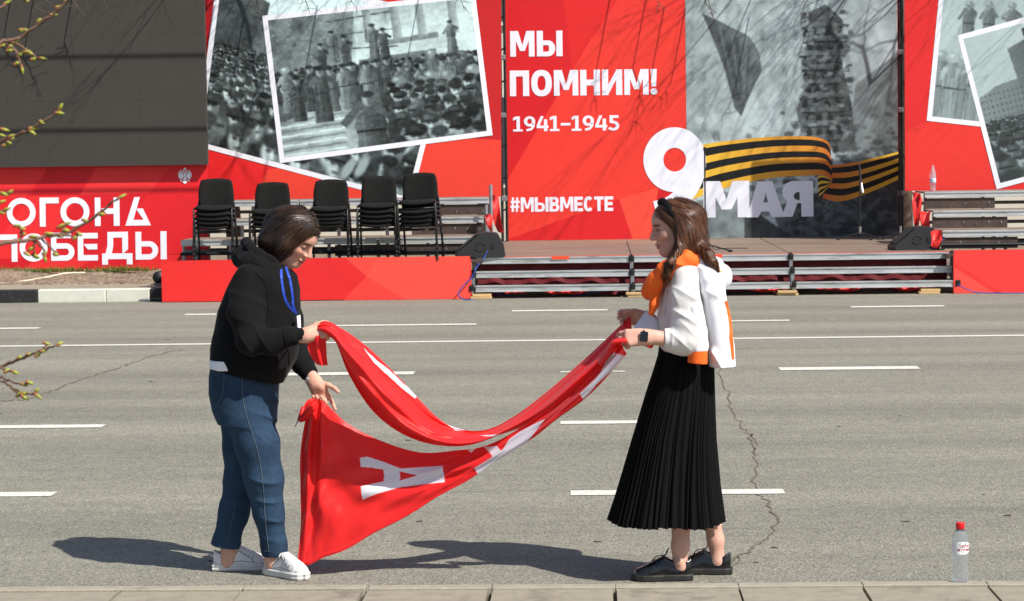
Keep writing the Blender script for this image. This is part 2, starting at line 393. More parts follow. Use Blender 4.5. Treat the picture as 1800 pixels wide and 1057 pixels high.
# ================================================================== flat prints
class Pic:
    """a small grey-tone painter used for the printed photographs"""
    def __init__(s, w, h, base=150, seed=0):
        s.w, s.h = w, h; s.a = np.full((h, w), float(base)); s.r = np.random.RandomState(seed)
        s.yy, s.xx = np.mgrid[0:h, 0:w]
    def _win(s, x0, y0, x1, y1):
        x0 = max(0, int(x0)); y0 = max(0, int(y0)); x1 = min(s.w, int(x1) + 2); y1 = min(s.h, int(y1) + 2)
        return (slice(y0, y1), slice(x0, x1)) if x1 > x0 and y1 > y0 else None
    def ell(s, cx, cy, rx, ry, v, soft=.25, al=1., ang=0.):
        R = max(rx, ry) * 1.3 + 2; wn = s._win(cx - R, cy - R, cx + R, cy + R)
        if wn is None: return
        X = s.xx[wn] - cx; Y = s.yy[wn] - cy; c, q = math.cos(ang), math.sin(ang)
        d = np.sqrt(((X * c + Y * q) / rx) ** 2 + ((-X * q + Y * c) / ry) ** 2)
        k = np.clip((1 + soft - d) / (2 * soft + 1e-6), 0, 1) * al
        s.a[wn] = s.a[wn] * (1 - k) + v * k
    def poly(s, pts, v, al=1., v2=None):
        xs = [p[0] for p in pts]; ys = [p[1] for p in pts]
        wn = s._win(min(xs), min(ys), max(xs), max(ys))
        if wn is None: return
        X = s.xx[wn] + .01; Y = s.yy[wn] + .01; ins = np.zeros(X.shape, bool); n = len(pts)
        for i in range(n):
            x1, y1 = pts[i]; x2, y2 = pts[(i + 1) % n]
            if y1 == y2: continue
            c = ((y1 > Y) != (y2 > Y)) & (X < (x2 - x1) * (Y - y1) / (y2 - y1) + x1); ins ^= c
        if v2 is None: val = v
        else: val = v + (v2 - v) * np.clip((X - min(xs)) / max(1, max(xs) - min(xs)), 0, 1)
        k = ins * al; s.a[wn] = s.a[wn] * (1 - k) + val * k
    def line(s, x0, y0, x1, y1, wd, v, al=1.):
        dx, dy = x1 - x0, y1 - y0; L = math.hypot(dx, dy) + 1e-6; nx, ny = -dy / L * wd / 2, dx / L * wd / 2
        s.poly([(x0 + nx, y0 + ny), (x1 + nx, y1 + ny), (x1 - nx, y1 - ny), (x0 - nx, y0 - ny)], v, al)
    def cloud(s, amp, cells, seed=0):
        r = np.random.RandomState(seed + 5)
        g = r.rand(cells + 3, cells + 3); u = s.xx / s.w * cells; v = s.yy / s.h * cells
        i, j = u.astype(int), v.astype(int); fu, fv = u - i, v - j; fu = fu * fu * (3 - 2 * fu); fv = fv * fv * (3 - 2 * fv)
        f = (g[j, i] * (1 - fu) + g[j, i + 1] * fu) * (1 - fv) + (g[j + 1, i] * (1 - fu) + g[j + 1, i + 1] * fu) * fv
        s.a += (f - .5) * 2 * amp
    def head(s, cx, cy, r, cap=True, back=False):
        R = s.r; t = R.uniform(135, 195)
        s.ell(cx, cy + r * 2.2, r * 2.0, r * 1.9, R.uniform(28, 70), .15)                # shoulders
        s.ell(cx - r * .8, cy + r * 2.0, r * .8, r * 1.3, R.uniform(60, 95), .5, .5)
        s.poly([(cx - r * .35, cy + r * .6), (cx + r * .35, cy + r * .6), (cx + r * .45, cy + r * 1.5), (cx - r * .45, cy + r * 1.5)], t * .6)
        if back:
            s.ell(cx, cy, r * .9, r * 1.1, R.uniform(40, 90), .2)
        else:
            s.ell(cx, cy, r * .78, r * 1.05, t, .2)
            s.ell(cx + r * .45, cy + .1 * r, r * .4, r * .85, t * .5, .5, .75)
            s.ell(cx - r * .28, cy - r * .12, r * .2, r * .13, t * .4, .5); s.ell(cx + r * .25, cy - r * .12, r * .2, r * .13, t * .35, .5)
            s.ell(cx - r * .02, cy + r * .2, r * .12, r * .25, t * 1.12, .5, .6)
            s.ell(cx, cy + r * .5, r * .28, r * .1, t * .45, .5, .8)
        k = R.rand()
        if cap and k < .55:
            c = R.uniform(30, 80)
            s.ell(cx, cy - r * .62, r * 1.02, r * .55, c, .15); s.ell(cx - r * .3, cy - r * .75, r * .5, r * .25, c * 1.7, .5, .6)
            s.line(cx - r * 1.05, cy - r * .35, cx + r * .6, cy - r * .3, r * .22, c * .6)
        else:
            s.ell(cx, cy - r * .72, r * .85, r * .5, R.uniform(30, 60), .2)
    def crowd(s, y0, y1, r0, r1, x0=0., x1=None, dens=1.9):
        x1 = s.w if x1 is None else x1; y = y0
        while y < y1:
            t = (y - y0) / max(1, y1 - y0); r = r0 + (r1 - r0) * t ** 1.5
            x = x0 + s.r.uniform(0, r * 2)
            while x < x1:
                s.head(x, y + s.r.uniform(-.5, .5) * r, r * s.r.uniform(.85, 1.15), back=s.r.rand() < .12); x += r * dens * s.r.uniform(.85, 1.3)
            y += r * 1.05
    def coat(s, cx, top, h, wd, tone, helmet=True):
        """standing figure in a long coat, seen from behind or side"""
        R = s.r; b = top + h; hr = h * .085
        s.poly([(cx - wd * .32, top + h * .17), (cx + wd * .32, top + h * .17), (cx + wd * .48, top + h * .45), (cx + wd * .42, top + h * .55),
                (cx + wd * .55, b), (cx - wd * .55, b), (cx - wd * .40, top + h * .55), (cx - wd * .48, top + h * .45)], tone * 1.15, 1, tone * .6)
        for k in range(5):
            x = cx + wd * R.uniform(-.45, .45); s.line(x * .7 + cx * .3, top + h * .3, x, b, R.uniform(1, 2.6), tone * R.choice([.6, .7, 1.25]), .4)
        s.line(cx - wd * .42, top + h * .5, cx + wd * .42, top + h * .5, max(1, h * .022), tone * .45)
        for q in (-1, 1):
            ex, ey = cx + q * wd * R.uniform(.5, .8), top + h * R.uniform(.3, .45)
            s.line(cx + q * wd * .3, top + h * .22, ex, ey, wd * .26, tone * (1.2 if q < 0 else .7)); s.line(ex, ey, cx + q * wd * R.uniform(.1, .9), top + h * R.uniform(.1, .45), wd * .2, tone * .9)
        s.ell(cx, top + h * .12, hr * .8, hr, 150, .2); s.ell(cx + hr * .3, top + h * .13, hr * .5, hr * .8, 80, .4, .8)
        if helmet: s.ell(cx, top + h * .085, hr * 1.15, hr * .85, tone * 1.15, .12); s.ell(cx - hr * .4, top + h * .06, hr * .4, hr * .3, min(220, tone * 1.8), .5, .8)
        else: s.ell(cx, top + h * .06, hr * .95, hr * .5, 45, .2)
    def blur(s, n=1):
        for _ in range(n):
            p = np.pad(s.a, 1, mode='edge'); s.a = (p[1:-1, 1:-1] * 2 + p[:-2, 1:-1] + p[2:, 1:-1] + p[1:-1, :-2] + p[1:-1, 2:]) / 6
    def rgb(s, grain=5, lo=20, hi=226, tint=(.90, 1.0, 1.0)):
        a = np.clip(s.a + s.r.normal(0, grain, s.a.shape), 0, 255) / 255
        a = lo + a * (hi - lo); out = np.stack([a * t for t in tint], -1) / 255
        return np.where(out <= .04045, out / 12.92, ((out + .055) / 1.055) ** 2.4)

def pic_mesh(name, pic, quad, Y, parent, **kw):
    """quad = photo-pixel corners TL TR BR BL, drawn on the plane of the banner"""
    h, wd = pic.a.shape; u = np.linspace(0, 1, wd); v = np.linspace(0, 1, h); U, Vv = np.meshgrid(u, v)
    q = [np.array(at(p[0], p[1], Y)) for p in quad]
    P = (q[0][None, None] * ((1 - U) * (1 - Vv))[..., None] + q[1] * (U * (1 - Vv))[..., None] + q[2] * (U * Vv)[..., None] + q[3] * ((1 - U) * Vv)[..., None])
    idx = np.arange(h * wd).reshape(h, wd)
    F = np.stack([idx[:-1, :-1], idx[1:, :-1], idx[1:, 1:], idx[:-1, 1:]], -1).reshape(-1, 4)
    return link(name, arrays_mesh(name, P.reshape(-1, 3), F, False, pic.rgb(**kw).reshape(-1, 3)), M_print, parent)

def flat(name, polys, Y, parent, k0=1):
    """polys: list of (pixel polygon, colour) laid as thin print layers 1.5 mm apart"""
    V = []; F = []; C = []
    for k, (pts, c) in enumerate(polys):
        n = len(V); c = tuple(np.array(c) * .86) if c[0] > .38 and c[1] < .2 else c
        for p in pts: V.append(at(p[0], p[1], Y - .0006 * (k + k0))); C.append(c)
        F.append(tuple(range(n, n + len(pts))))
    me = bpy.data.meshes.new(name); me.from_pydata(V, [], F); set_col(me, np.array(C)); 
    return link(name, me, M_print, parent)

# ---- letter shapes: pieces in units of cap height; t stem, w width
def ring(cx, cy, rx, ry, tx, ty, a0=0, a1=360, n=40, p=2.0):
    out = []; m = max(3, int(n * abs(a1 - a0) / 360))
    f = lambda c: math.copysign(abs(c) ** (2 / p), c)
    pt = lambda a, sx, sy: (cx + sx * f(math.cos(math.radians(a))), cy + sy * f(math.sin(math.radians(a))))
    for i in range(m):
        b0 = a0 + (a1 - a0) * i / m; b1 = a0 + (a1 - a0) * (i + 1) / m
        out.append([pt(b0, rx, ry), pt(b1, rx, ry), pt(b1, rx - tx, ry - ty), pt(b0, rx - tx, ry - ty)])
    return out
def R_(a, b, c, d): return [[(a, b), (c, b), (c, d), (a, d)]]
def bowl(x0, x1, y0, y1, tx, ty, n=16):
    """right-hand closed bowl from a stem at x0"""
    r = (y1 - y0) / 2; cy = (y0 + y1) / 2; xm = max(x0, x1 - r)
    return R_(x0, y1 - ty, xm, y1) + R_(x0, y0, xm, y0 + ty) + ring(xm, cy, x1 - xm, r, tx, ty, -90, 90, n * 2)
def glyph(ch, w, t):
    ty = t * .85
    if ch == 'П': return R_(0, 0, t, 1) + R_(w - t, 0, w, 1) + R_(t, 1 - ty, w - t, 1)
    if ch == 'Н': return R_(0, 0, t, 1) + R_(w - t, 0, w, 1) + R_(t, .5 - ty / 2, w - t, .5 + ty / 2)
    if ch == 'М':
        c = w / 2
        return R_(0, 0, t * .92, 1) + R_(w - t * .92, 0, w, 1) + [[(t * .3, 1), (t * 1.3, 1), (c + t * .25, .22), (c - t * .38, .22)]] + [[(w - t * 1.3, 1), (w - t * .3, 1), (c + t * .38, .22), (c - t * .25, .22)]]
    if ch == 'И': return R_(0, 0, t, 1) + R_(w - t, 0, w, 1) + [[(t * .9, 0), (t * .9, .36), (w - t * .9, 1), (w - t * .9, .64)]]
    if ch == 'Й': return glyph('И', w, t) + R_(w * .3, 1.08, w * .7, 1.08 + ty)
    if ch == 'О': return ring(w / 2, .5, w / 2, .515, t, ty, p=2.3)
    if ch == 'о': return ring(w / 2, .5, w / 2, .5, t, t)
    if ch == 'С': return ring(w / 2, .5, w / 2, .515, t, ty, 42, 318, p=2.3)
    if ch == 'Ы':
        b = w - t * 1.18
        return R_(0, 0, t, 1) + bowl(t, b, 0, .62, t, ty * .8) + R_(w - t, 0, w, 1)
    if ch == 'Ь': return R_(0, 0, t, 1) + bowl(t, w, 0, .62, t, ty * .8)
    if ch == 'Б': return R_(0, 0, t, 1) + bowl(t, w, 0, .62, t, ty * .8) + R_(t, 1 - ty, w * .9, 1)
    if ch == 'В': return R_(0, 0, t, 1) + bowl(t, w, 0, .56, t, ty * .8) + bowl(t, w * .93, .46, 1, t, ty * .8)
    if ch == 'Е': return R_(0, 0, t, 1) + R_(t, 0, w, ty) + R_(t, 1 - ty, w, 1) + R_(t, .5 - ty / 2, w * .93, .5 + ty / 2)
    if ch == 'Т': return R_(0, 1 - ty, w, 1) + R_(w / 2 - t / 2, 0, w / 2 + t / 2, 1 - ty)
    if ch == 'Г': return R_(0, 0, t, 1) + R_(t, 1 - ty, w, 1)
    if ch == 'Д': return R_(0, 0, w, ty) + R_(0, -.2, t, 0) + R_(w - t, -.2, w, 0) + R_(w * .2, 1 - ty, w * .86, 1) + R_(w * .86 - t, ty, w * .86, 1 - ty) + [[(w * .06, ty), (w * .06 + t * 1.15, ty), (w * .2 + t, .45), (w * .2 + t, 1 - ty), (w * .2, 1 - ty), (w * .2, .45)]]
    if ch == 'А': return [[(0, 0), (t * 1.1, 0), (w / 2 + t * .1, 1), (w / 2 - t * .62, 1)]] + [[(w - t * 1.1, 0), (w, 0), (w / 2 + t * .62, 1), (w / 2 - t * .1, 1)]] + R_(w * .24, .18, w * .76, .18 + ty)
    if ch == 'Я': return R_(w - t, 0, w, 1) + [[(w - x, y) for x, y in q][::-1] for q in bowl(t, w, .38, 1, t, ty * .85)] + [[(0, 0), (t * 1.2, 0), (w * .72, .44), (w * .34, .44)]]
    if ch == 'Ч': return R_(w - t, 0, w, 1) + R_(0, .5, t, 1) + R_(t, .42, w - t, .42 + ty)
    if ch == 'К': return R_(0, 0, t, 1) + [[(t, .42), (t, .62), (w - t * .9, 1), (w, 1)], [(t * 1.3, .52), (w, 0), (w - t * 1.2, 0), (t, .42)]]
    if ch == 'У': return [[(0, 1), (t, 1), (w * .62, .32), (w * .42, .2)], [(w - t, 1), (w, 1), (w * .42, -.0), (w * .2, 0)]]
    if ch == '!': return [[(0, 1), (t, 1), (t * .86, .32), (t * .14, .32)]] + ring(t / 2, .12, t * .56, .125, t * .55, .12)
    if ch == '1': return R_(w / 2 - t * .4, 0, w / 2 + t * .6, 1) + R_(0, 0, w, ty * .8) + [[(0, .72), (w / 2 - t * .4, .82), (w / 2 - t * .4, 1), (w * .3, 1), (0, .9)]]
    if ch == '4': return R_(w * .62, 0, w * .62 + t, .78) + R_(0, .2, w, .2 + ty) + [[(0, .2 + ty), (t * .9, .2 + ty), (w * .6, 1), (w * .6 - t * .9, 1)]]
    if ch == '5': return R_(w * .1, .5, w * .1 + t, 1) + R_(w * .1, 1 - ty, w * .92, 1) + ring(w * .42, .31, w * .56, .325, t, ty, -150, 110)
    if ch == '9': return ring(w / 2, .66, w / 2, .345, t, ty) + [[(w, .64), (w - t, .62), (w * .62, .22), (w * .2, .14), (w * .22, 0), (w * .66, .06), (w * .94, .3)]]
    if ch == '–': return R_(0, .36, w, .36 + ty)
    if ch == '#': return R_(w * .02, .28, w * .94, .28 + ty * .7) + R_(w * .06, .62, w, .62 + ty * .7) + [[(w * .14, 0), (w * .14 + t * .7, 0), (w * .4, 1), (w * .4 - t * .7, 1)], [(w * .56, 0), (w * .56 + t * .7, 0), (w * .84, 1), (w * .84 - t * .7, 1)]]
    raise KeyError(ch)
WID = dict(П=.84, О=.9, М=1.06, Н=.86, И=.88, Ы=1.12, В=.8, С=.78, Е=.70, Т=.76, А=.95, Я=.86)
WID.update({'!': .26, '1': .58, '9': .68, '4': .72, '5': .66, '–': .58, '#': .78, 'К': .8, 'У': .8, 'Д': .9, 'Й': .88, 'Ч': .8, 'Ь': .78, 'Б': .78, 'Г': .62, 'о': 1.0})
SLOPE, LEAN = .0118, .012
def put_letter(pieces, x, yb, sx, sy, Y, parent, m=None, k0=12, name='letter'):
    V = []; F = []
    for k, pc in enumerate(pieces):
        n = len(V)
        for u, v in pc:
            px = x + u * sx; V.append(at(px - LEAN * v * sy, yb - v * sy - SLOPE * u * sx, Y - .0006 * k0 - .0001 * (k % 5)))
        F.append(tuple(range(n, n + len(pc))))
    me = bpy.data.meshes.new(name); me.from_pydata(V, [], F)
    return link(name, me, m or M_white, parent)
def text(s, x0, x1, yb, cap, Y, parent, t=.25, gap=.1, m=None, k0=12):
    tot = sum(WID[c] if c != ' ' else .35 for c in s) + gap * (len(s) - 1)
    sx = (x1 - x0) / tot; u = 0
    for c in s:
        if c == ' ': u += .35 + gap; continue
        put_letter(glyph(c, WID[c], t), x0 + u * sx, yb - SLOPE * u * sx, sx, cap, Y, parent, m, k0); u += WID[c] + gap

def cloth_panel(name, px0, px1, pyb, Y, ztop, parent, col, pxb1=None, th=.03, wave=.012, seed=0, nx=60, nz=40):
    """a slack banner sheet with faint ripples; returns the object"""
    x0 = at(px0, pyb, Y).x; x1 = at(px1, pyb, Y).x; zb = at((px0 + px1) / 2, pyb - SLOPE * (px1 - px0) / 2, Y).z
    r = random.Random(seed); V = []; C = []
    mb = MB(); mb.box(((x0 + x1) / 2, Y + th / 2, (zb + ztop) / 2), (x1 - x0, th, ztop - zb))
    me = mb.mesh(name); set_col(me, np.tile(np.array(col) * .86, (len(me.vertices), 1)))
    return link(name, me, M_print, parent), x0, x1, zb

RED, RED_D, RED_L, RED_M = (.82, .026, .024), (.66, .013, .020), (.92, .058, .034), (.76, .020, .024)

# ---- left banner with the heading, and the dark screen above it
YL = 32.6
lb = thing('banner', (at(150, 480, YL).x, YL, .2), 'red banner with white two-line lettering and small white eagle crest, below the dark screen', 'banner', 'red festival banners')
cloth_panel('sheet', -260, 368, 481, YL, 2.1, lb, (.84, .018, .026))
X = lambda y: 0
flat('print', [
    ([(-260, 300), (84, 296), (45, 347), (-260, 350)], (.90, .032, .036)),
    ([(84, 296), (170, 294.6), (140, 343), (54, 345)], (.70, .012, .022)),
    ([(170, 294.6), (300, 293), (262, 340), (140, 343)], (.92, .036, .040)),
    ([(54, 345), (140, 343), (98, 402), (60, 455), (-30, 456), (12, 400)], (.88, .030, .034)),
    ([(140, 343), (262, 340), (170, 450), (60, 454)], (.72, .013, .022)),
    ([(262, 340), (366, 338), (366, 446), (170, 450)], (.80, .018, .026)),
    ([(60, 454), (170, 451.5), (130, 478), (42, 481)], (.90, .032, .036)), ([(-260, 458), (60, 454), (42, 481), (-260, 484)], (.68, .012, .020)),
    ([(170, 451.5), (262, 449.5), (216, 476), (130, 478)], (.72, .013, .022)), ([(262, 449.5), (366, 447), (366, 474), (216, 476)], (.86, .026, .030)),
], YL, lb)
for (g, x, w_) in ((ring(.5, .5, .5, .5, .195, .195, n=48), 12, 51), (R_(0, 0, .205, 1) + R_(.205, .8, .66, 1), 70, 51), (ring(.5, .5, .5, .5, .195, .195, n=48), 106.5, 51),
                   (R_(0, 0, .2, 1) + R_(.66, 0, .87, 1) + [[(.22, .62), (.66, .62), (.66, .42), (.42, .42)]], 167, 50),
                   ([[(0, 0), (.90, 0), (.62, .6), (.42, .6), (.40, .56), (.64, .2), (.28, .2), (.52, 1), (.32, 1)]], 220.5, 50)):
    put_letter(g, x, 400 - SLOPE * x - (6 if x < 1 else 0) - .4, w_, 50 if w_ == 50 else 51, YL, lb)
base2 = 460.5
put_letter(R_(0, 0, .2, 1) + R_(.2, .79, .84, 1) + R_(.64, 0, .84, .72), -12, base2 + .3, 51, 48, YL, lb)
put_letter(ring(.5, .5, .5, .5, .2, .2, n=48), 34.5, base2 + .3 - SLOPE * 34, 49.5, 49.5, YL, lb)
put_letter(R_(0, 0, .19, 1) + R_(.19, .80, .72, 1) + bowl(.19, .84, 0, .62, .2, .19), 90, base2 - SLOPE * 90 - .6, 49, 49.5, YL, lb)
put_letter(R_(0, 0, .2, 1) + R_(.2, 0, .72, .2) + R_(.2, .80, .72, 1) + [[(.21, .6), (.70, .6), (.70, .4), (.36, .4)]], 137, base2 - SLOPE * 137 - .4, 49, 48.5, YL, lb)
put_letter(R_(0, 0, 1.05, .21) + R_(0, -.2, .2, 0) + R_(.85, -.2, 1.05, 0) + R_(.19, .79, .90, 1) + R_(.70, .36, .90, .79) + [[(.12, .21), (.34, .21), (.39, .5), (.39, .79), (.19, .79), (.19, .5)], [(.70, .36), (.90, .36), (.74, .21), (.70, .21)]], 179.5, base2 - SLOPE * 179 - 2.3, 51, 48, YL, lb)
put_letter(R_(0, 0, .21, 1) + bowl(.21, .81, 0, .66, .2, .19), 238.5, base2 - SLOPE * 238 - .9, 49, 49, YL, lb)
put_letter(R_(0, 0, .215, 1), 282.5, base2 - SLOPE * 282 - .9, 50, 49.5, YL, lb)
# row of small letters half hidden by the grass
text('ОДОКУСИН', 104, 170, 483.5, 9, YL, lb, .2, .14)
# crest: two-headed eagle, white
def crest(cx, cy, s):
    P = []
    for q in (-1, 1):
        m = lambda x, y: (cx + q * x * s, cy - y * s)
        for k in range(7):                                            # wing feathers
            a = math.radians(62 - k * 17); r1 = .60 - .03 * k
            bx, by = .10, .06
            P.append([m(bx, by - .05), m(bx + .03, by + .05), m(bx + r1 * math.cos(a) - .02 * math.sin(a), by + r1 * math.sin(a) + .04), m(bx + r1 * math.cos(a) + .05 * math.sin(a), by + r1 * math.sin(a) - .05)])
        P.append([m(.0, .02), m(.09, .06), m(.13, .36), m(.24, .42), m(.22, .48), m(.10, .52), m(.04, .40), m(.0, .2)])   # neck, head, beak
        P.append([m(.07, .56), m(.15, .56), m(.18, .64), m(.11, .68), m(.04, .64)])                                   # small crown
        P.append([m(.06, -.1), m(.12, -.14), m(.34, -.34), m(.30, -.38), m(.06, -.2)])                                # leg
        P.append([m(.30, -.28), m(.40, -.28), m(.43, -.36), m(.36, -.42), m(.28, -.38)])
        P.append([m(0, -.25), m(.06, -.3), m(.20, -.46), m(.10, -.56), m(.0, -.62)])                                  # tail
    P.append([(cx - .09 * s, cy + .28 * s), (cx + .09 * s, cy + .28 * s), (cx + .10 * s, cy - .02 * s), (cx - .10 * s, cy - .02 * s)])
    P.append([(cx - .08 * s, cy - .56 * s), (cx + .08 * s, cy - .56 * s), (cx + .11 * s, cy - .70 * s), (cx, cy - .84 * s), (cx - .11 * s, cy - .70 * s)])
    return P
cp = crest(325, 311, 20)
V = []; F = []
for k, pc in enumerate(cp):
    n = len(V); V += [at(p[0], p[1], YL - .0075 - .0001 * (k % 9)) for p in pc]; F.append(tuple(range(n, n + len(pc))))
me = bpy.data.meshes.new('crest'); me.from_pydata(V, [], F); link('crest', me, M_white, lb)

M_screen = mat('screen_face', lin(64, 61, 57), .75, spec=.25, var=.05, vscale=3, bump=.15, bscale=400, bdist=.003)
YS = YL - .14
sx0, sx1, sz0 = at(-330, 294, YS).x, at(364.5, 290, YS).x, at(200, 292, YS).z
ls = thing('led_screen', ((sx0 + sx1) / 2, YS, sz0), 'large blank dark grey screen above the red lettered banner', 'screen')
for i in range(6):
    for j in range(3):
        ww = (sx1 - sx0) / 6; hh = (4.6 - sz0) / 3
        MB().box((sx0 + ww * (i + .5), YS + .06, sz0 + hh * (j + .5)), (ww - .0015, .12, hh - .0015)).build('screen_module', M_screen, ls)
for i in range(5):
    xx = sx0 + .3 + (sx1 - sx0 - .7) * i / 4
    MB().tube([(xx, YS + .4, .0), (xx, YS + .4, 4.5)], .03).build('support_post', M_blackmetal, ls)

# ---- left photo banner
YP = 34.2
def sized(quad, dens=1.25):
    wd = math.hypot(quad[1][0] - quad[0][0], quad[1][1] - quad[0][1]); h = math.hypot(quad[3][0] - quad[0][0], quad[3][1] - quad[0][1])
    return int(wd * .57 * dens * 1.12), int(h * .57 * dens * 1.12)
def inset(q, b):
    c = [Vector(p) for p in q]; out = []
    for i in range(4):
        p, n, m = c[i], c[(i + 1) % 4], c[i - 1]
        out.append(tuple(p + (n - p).normalized() * b + (m - p).normalized() * b))
    return out
WHITE = (.80, .81, .87)
pb = thing('banner', (at(620, 345, YP).x, YP, 1.2), 'red banner carrying two tilted grey crowd photographs, behind the stacked chairs', 'banner', 'red festival banners')
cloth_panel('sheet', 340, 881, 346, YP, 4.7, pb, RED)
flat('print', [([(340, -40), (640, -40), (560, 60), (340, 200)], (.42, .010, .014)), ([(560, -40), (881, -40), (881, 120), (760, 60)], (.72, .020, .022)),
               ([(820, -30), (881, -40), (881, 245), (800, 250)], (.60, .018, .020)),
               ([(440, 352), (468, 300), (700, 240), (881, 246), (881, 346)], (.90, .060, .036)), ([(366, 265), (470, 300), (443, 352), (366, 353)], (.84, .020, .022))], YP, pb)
qb = [(384, -60), (806, 30), (722, 357), (344, 257)]
flat('photo_border', [(qb, WHITE)], YP, pb, 10)
qi = inset(qb, 9); p = Pic(*sized(qi), base=205, seed=3); W_, H_ = p.w, p.h
p.poly([(0, 0), (W_ * .22, H_ * .12), (W_ * .2, H_ * .46), (0, H_ * .5)], 70); p.poly([(W_ * .2, H_ * .2), (W_ * .6, H_ * .36), (W_ * .55, H_ * .5), (W_ * .16, H_ * .42)], 95, 1, 60)
for k in range(40): p.line(p.r.uniform(0, W_ * .5), p.r.uniform(H_ * .15, H_ * .4), p.r.uniform(0, W_ * .5), p.r.uniform(H_ * .15, H_ * .4), 1, 60, .3)
p.crowd(H_ * .42, H_ * .60, 2.6, 5.5, dens=1.7); p.crowd(H_ * .62, H_ * .74, 7, 11); 
p.crowd(H_ * .80, H_ * 1.0, 17, 24, dens=2.1); p.cloud(14, 7); p.cloud(12, 60, 3); p.a = (p.a - 110) * 1.5 + 130; p.blur(1)
for k, (x, y) in enumerate(((.70, .93), (.76, .90))): p.ell(W_ * x, H_ * y, 7, 17, 170, .3, ang=.4)
pic_mesh('photo_print', p, qi, YP - .0006 * 12, pb, hi=238)
qf = [(461, 28), (835, -13), (866, 238), (492, 287)]
flat('photo_border', [(qf, WHITE)], YP, pb, 14)
qi = inset(qf, 9); p = Pic(*sized(qi), base=150, seed=5); W_, H_ = p.w, p.h
p.poly([(0, 0), (W_ * .42, 0), (W_ * .36, H_ * .6), (0, H_ * .75)], 96, 1, 120); p.poly([(W_ * .42, 0), (W_, 0), (W_, H_ * .6), (W_ * .4, H_ * .5)], 176, 1, 200)
p.cloud(26, 5, 1); p.cloud(18, 14, 2)
for k in range(3): p.line(W_ * .28, H_ * (.06 + k * .10), W_ * .62, H_ * (.03 + k * .13), 1.6, 70)
p.poly([(W_ * .42, H_ * .36), (W_ * .8, H_ * .34), (W_ * .8, H_ * .40), (W_ * .42, H_ * .42)], 105); p.poly([(W_ * .5, H_ * .24), (W_ * .82, H_ * .22), (W_ * .82, H_ * .26), (W_ * .5, H_ * .28)], 120)
for x in (.46, .60, .72, .88): p.poly([(W_ * x, 0), (W_ * (x + .04), 0), (W_ * (x + .045), H_ * .24), (W_ * x, H_ * .24)], 110, .8, 160)
for k in range(60): p.ell(p.r.uniform(0, W_ * .3), p.r.uniform(0, H_ * .6), 1, 1, 190, .5, .7)
for k in range(9): p.poly([(0, H_ * (.74 + k * .034)), (W_ * (.30 + .02 * p.r.rand()), H_ * (.72 + k * .036)), (W_ * .32, H_ * (.735 + k * .036)), (0, H_ * (.757 + k * .034))], 195 if k % 2 else 120)
for (x, t, h, tn) in ((.24, .20, .26, 75), (.30, .12, .24, 110), (.36, .16, .26, 90), (.50, .10, .28, 100), (.55, .14, .25, 80), (.88, .14, .24, 100)): p.coat(W_ * x, H_ * t, H_ * h, W_ * .05, tn, False)
p.crowd(H_ * .40, H_ * .52, 4, 6, W_ * .0, W_ * .99, 2.0)
for k in range(17): p.coat(W_ * (.05 + .055 * k + p.r.uniform(-.015, .015)), H_ * (.37 + p.r.uniform(-.03, .05)), H_ * .34, W_ * .062, p.r.uniform(70, 135), p.r.rand() < .4)
p.coat(W_ * .22, H_ * .36, H_ * .42, W_ * .085, 80, False)
for (x, t, tn) in ((.60, .50, 105), (.70, .54, 90), (.76, .49, 110), (.84, .50, 100), (.90, .55, 85), (.965, .48, 112), (.66, .56, 95)): p.coat(W_ * x, H_ * t, H_ * .55, W_ * .11, tn)
p.coat(W_ * .44, H_ * .58, H_ * .60, W_ * .17, 92, False); p.crowd(H_ * .60, H_ * .98, 8, 15, W_ * .56, W_, 2.0)
p.a = (p.a - 118) * 1.45 + 134; p.cloud(10, 9, 4); p.cloud(16, 45, 5); p.cloud(12, 90, 6); p.blur(1)
pic_mesh('photo_print', p, qi, YP - .0006 * 16, pb, lo=22, hi=228)

# ---- centre banner
YC = 35.9
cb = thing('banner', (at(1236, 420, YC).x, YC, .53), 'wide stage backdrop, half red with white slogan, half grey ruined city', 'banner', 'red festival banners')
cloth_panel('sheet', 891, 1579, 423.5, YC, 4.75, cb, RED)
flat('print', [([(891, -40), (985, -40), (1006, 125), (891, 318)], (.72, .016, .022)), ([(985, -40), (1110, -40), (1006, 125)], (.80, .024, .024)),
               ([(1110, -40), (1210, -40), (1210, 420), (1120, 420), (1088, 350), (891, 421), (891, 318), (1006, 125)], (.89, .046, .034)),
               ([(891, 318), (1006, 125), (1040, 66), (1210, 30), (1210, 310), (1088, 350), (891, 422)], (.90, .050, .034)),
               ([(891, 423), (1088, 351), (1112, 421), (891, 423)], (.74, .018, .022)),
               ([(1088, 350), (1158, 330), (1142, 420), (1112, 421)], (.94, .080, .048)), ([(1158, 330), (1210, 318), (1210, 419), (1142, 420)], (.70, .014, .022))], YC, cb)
qm = [(1204, -30), (1577, -34.4), (1579, 415.5), (1208.5, 419.7)]
p = Pic(*sized(qm, 1.1), base=178, seed=9); W_, H_ = p.w, p.h
p.cloud(16, 4, 1); p.cloud(12, 11, 2)
p.poly([(0, 0), (W_ * .30, 0), (W_ * .30, H_ * .36), (W_ * .22, H_ * .5), (W_ * .13, H_ * .6), (0, H_ * .66)], 150, .8, 185)       # left street front
p.poly([(W_ * .32, H_ * .04), (W_ * .60, H_ * .0), (W_ * .60, H_ * .45), (W_ * .34, H_ * .5)], 168, .8, 190)
for i in range(5):
    for j in range(9):
        x, y = W_ * (.02 + i * .055), H_ * (.02 + j * .065)
        if y < H_ * (.62 - i * .06): p.poly([(x, y), (x + W_ * .022, y), (x + W_ * .022, y + H_ * .038), (x, y + H_ * .038)], p.r.uniform(115, 160), p.r.uniform(.2, .75))
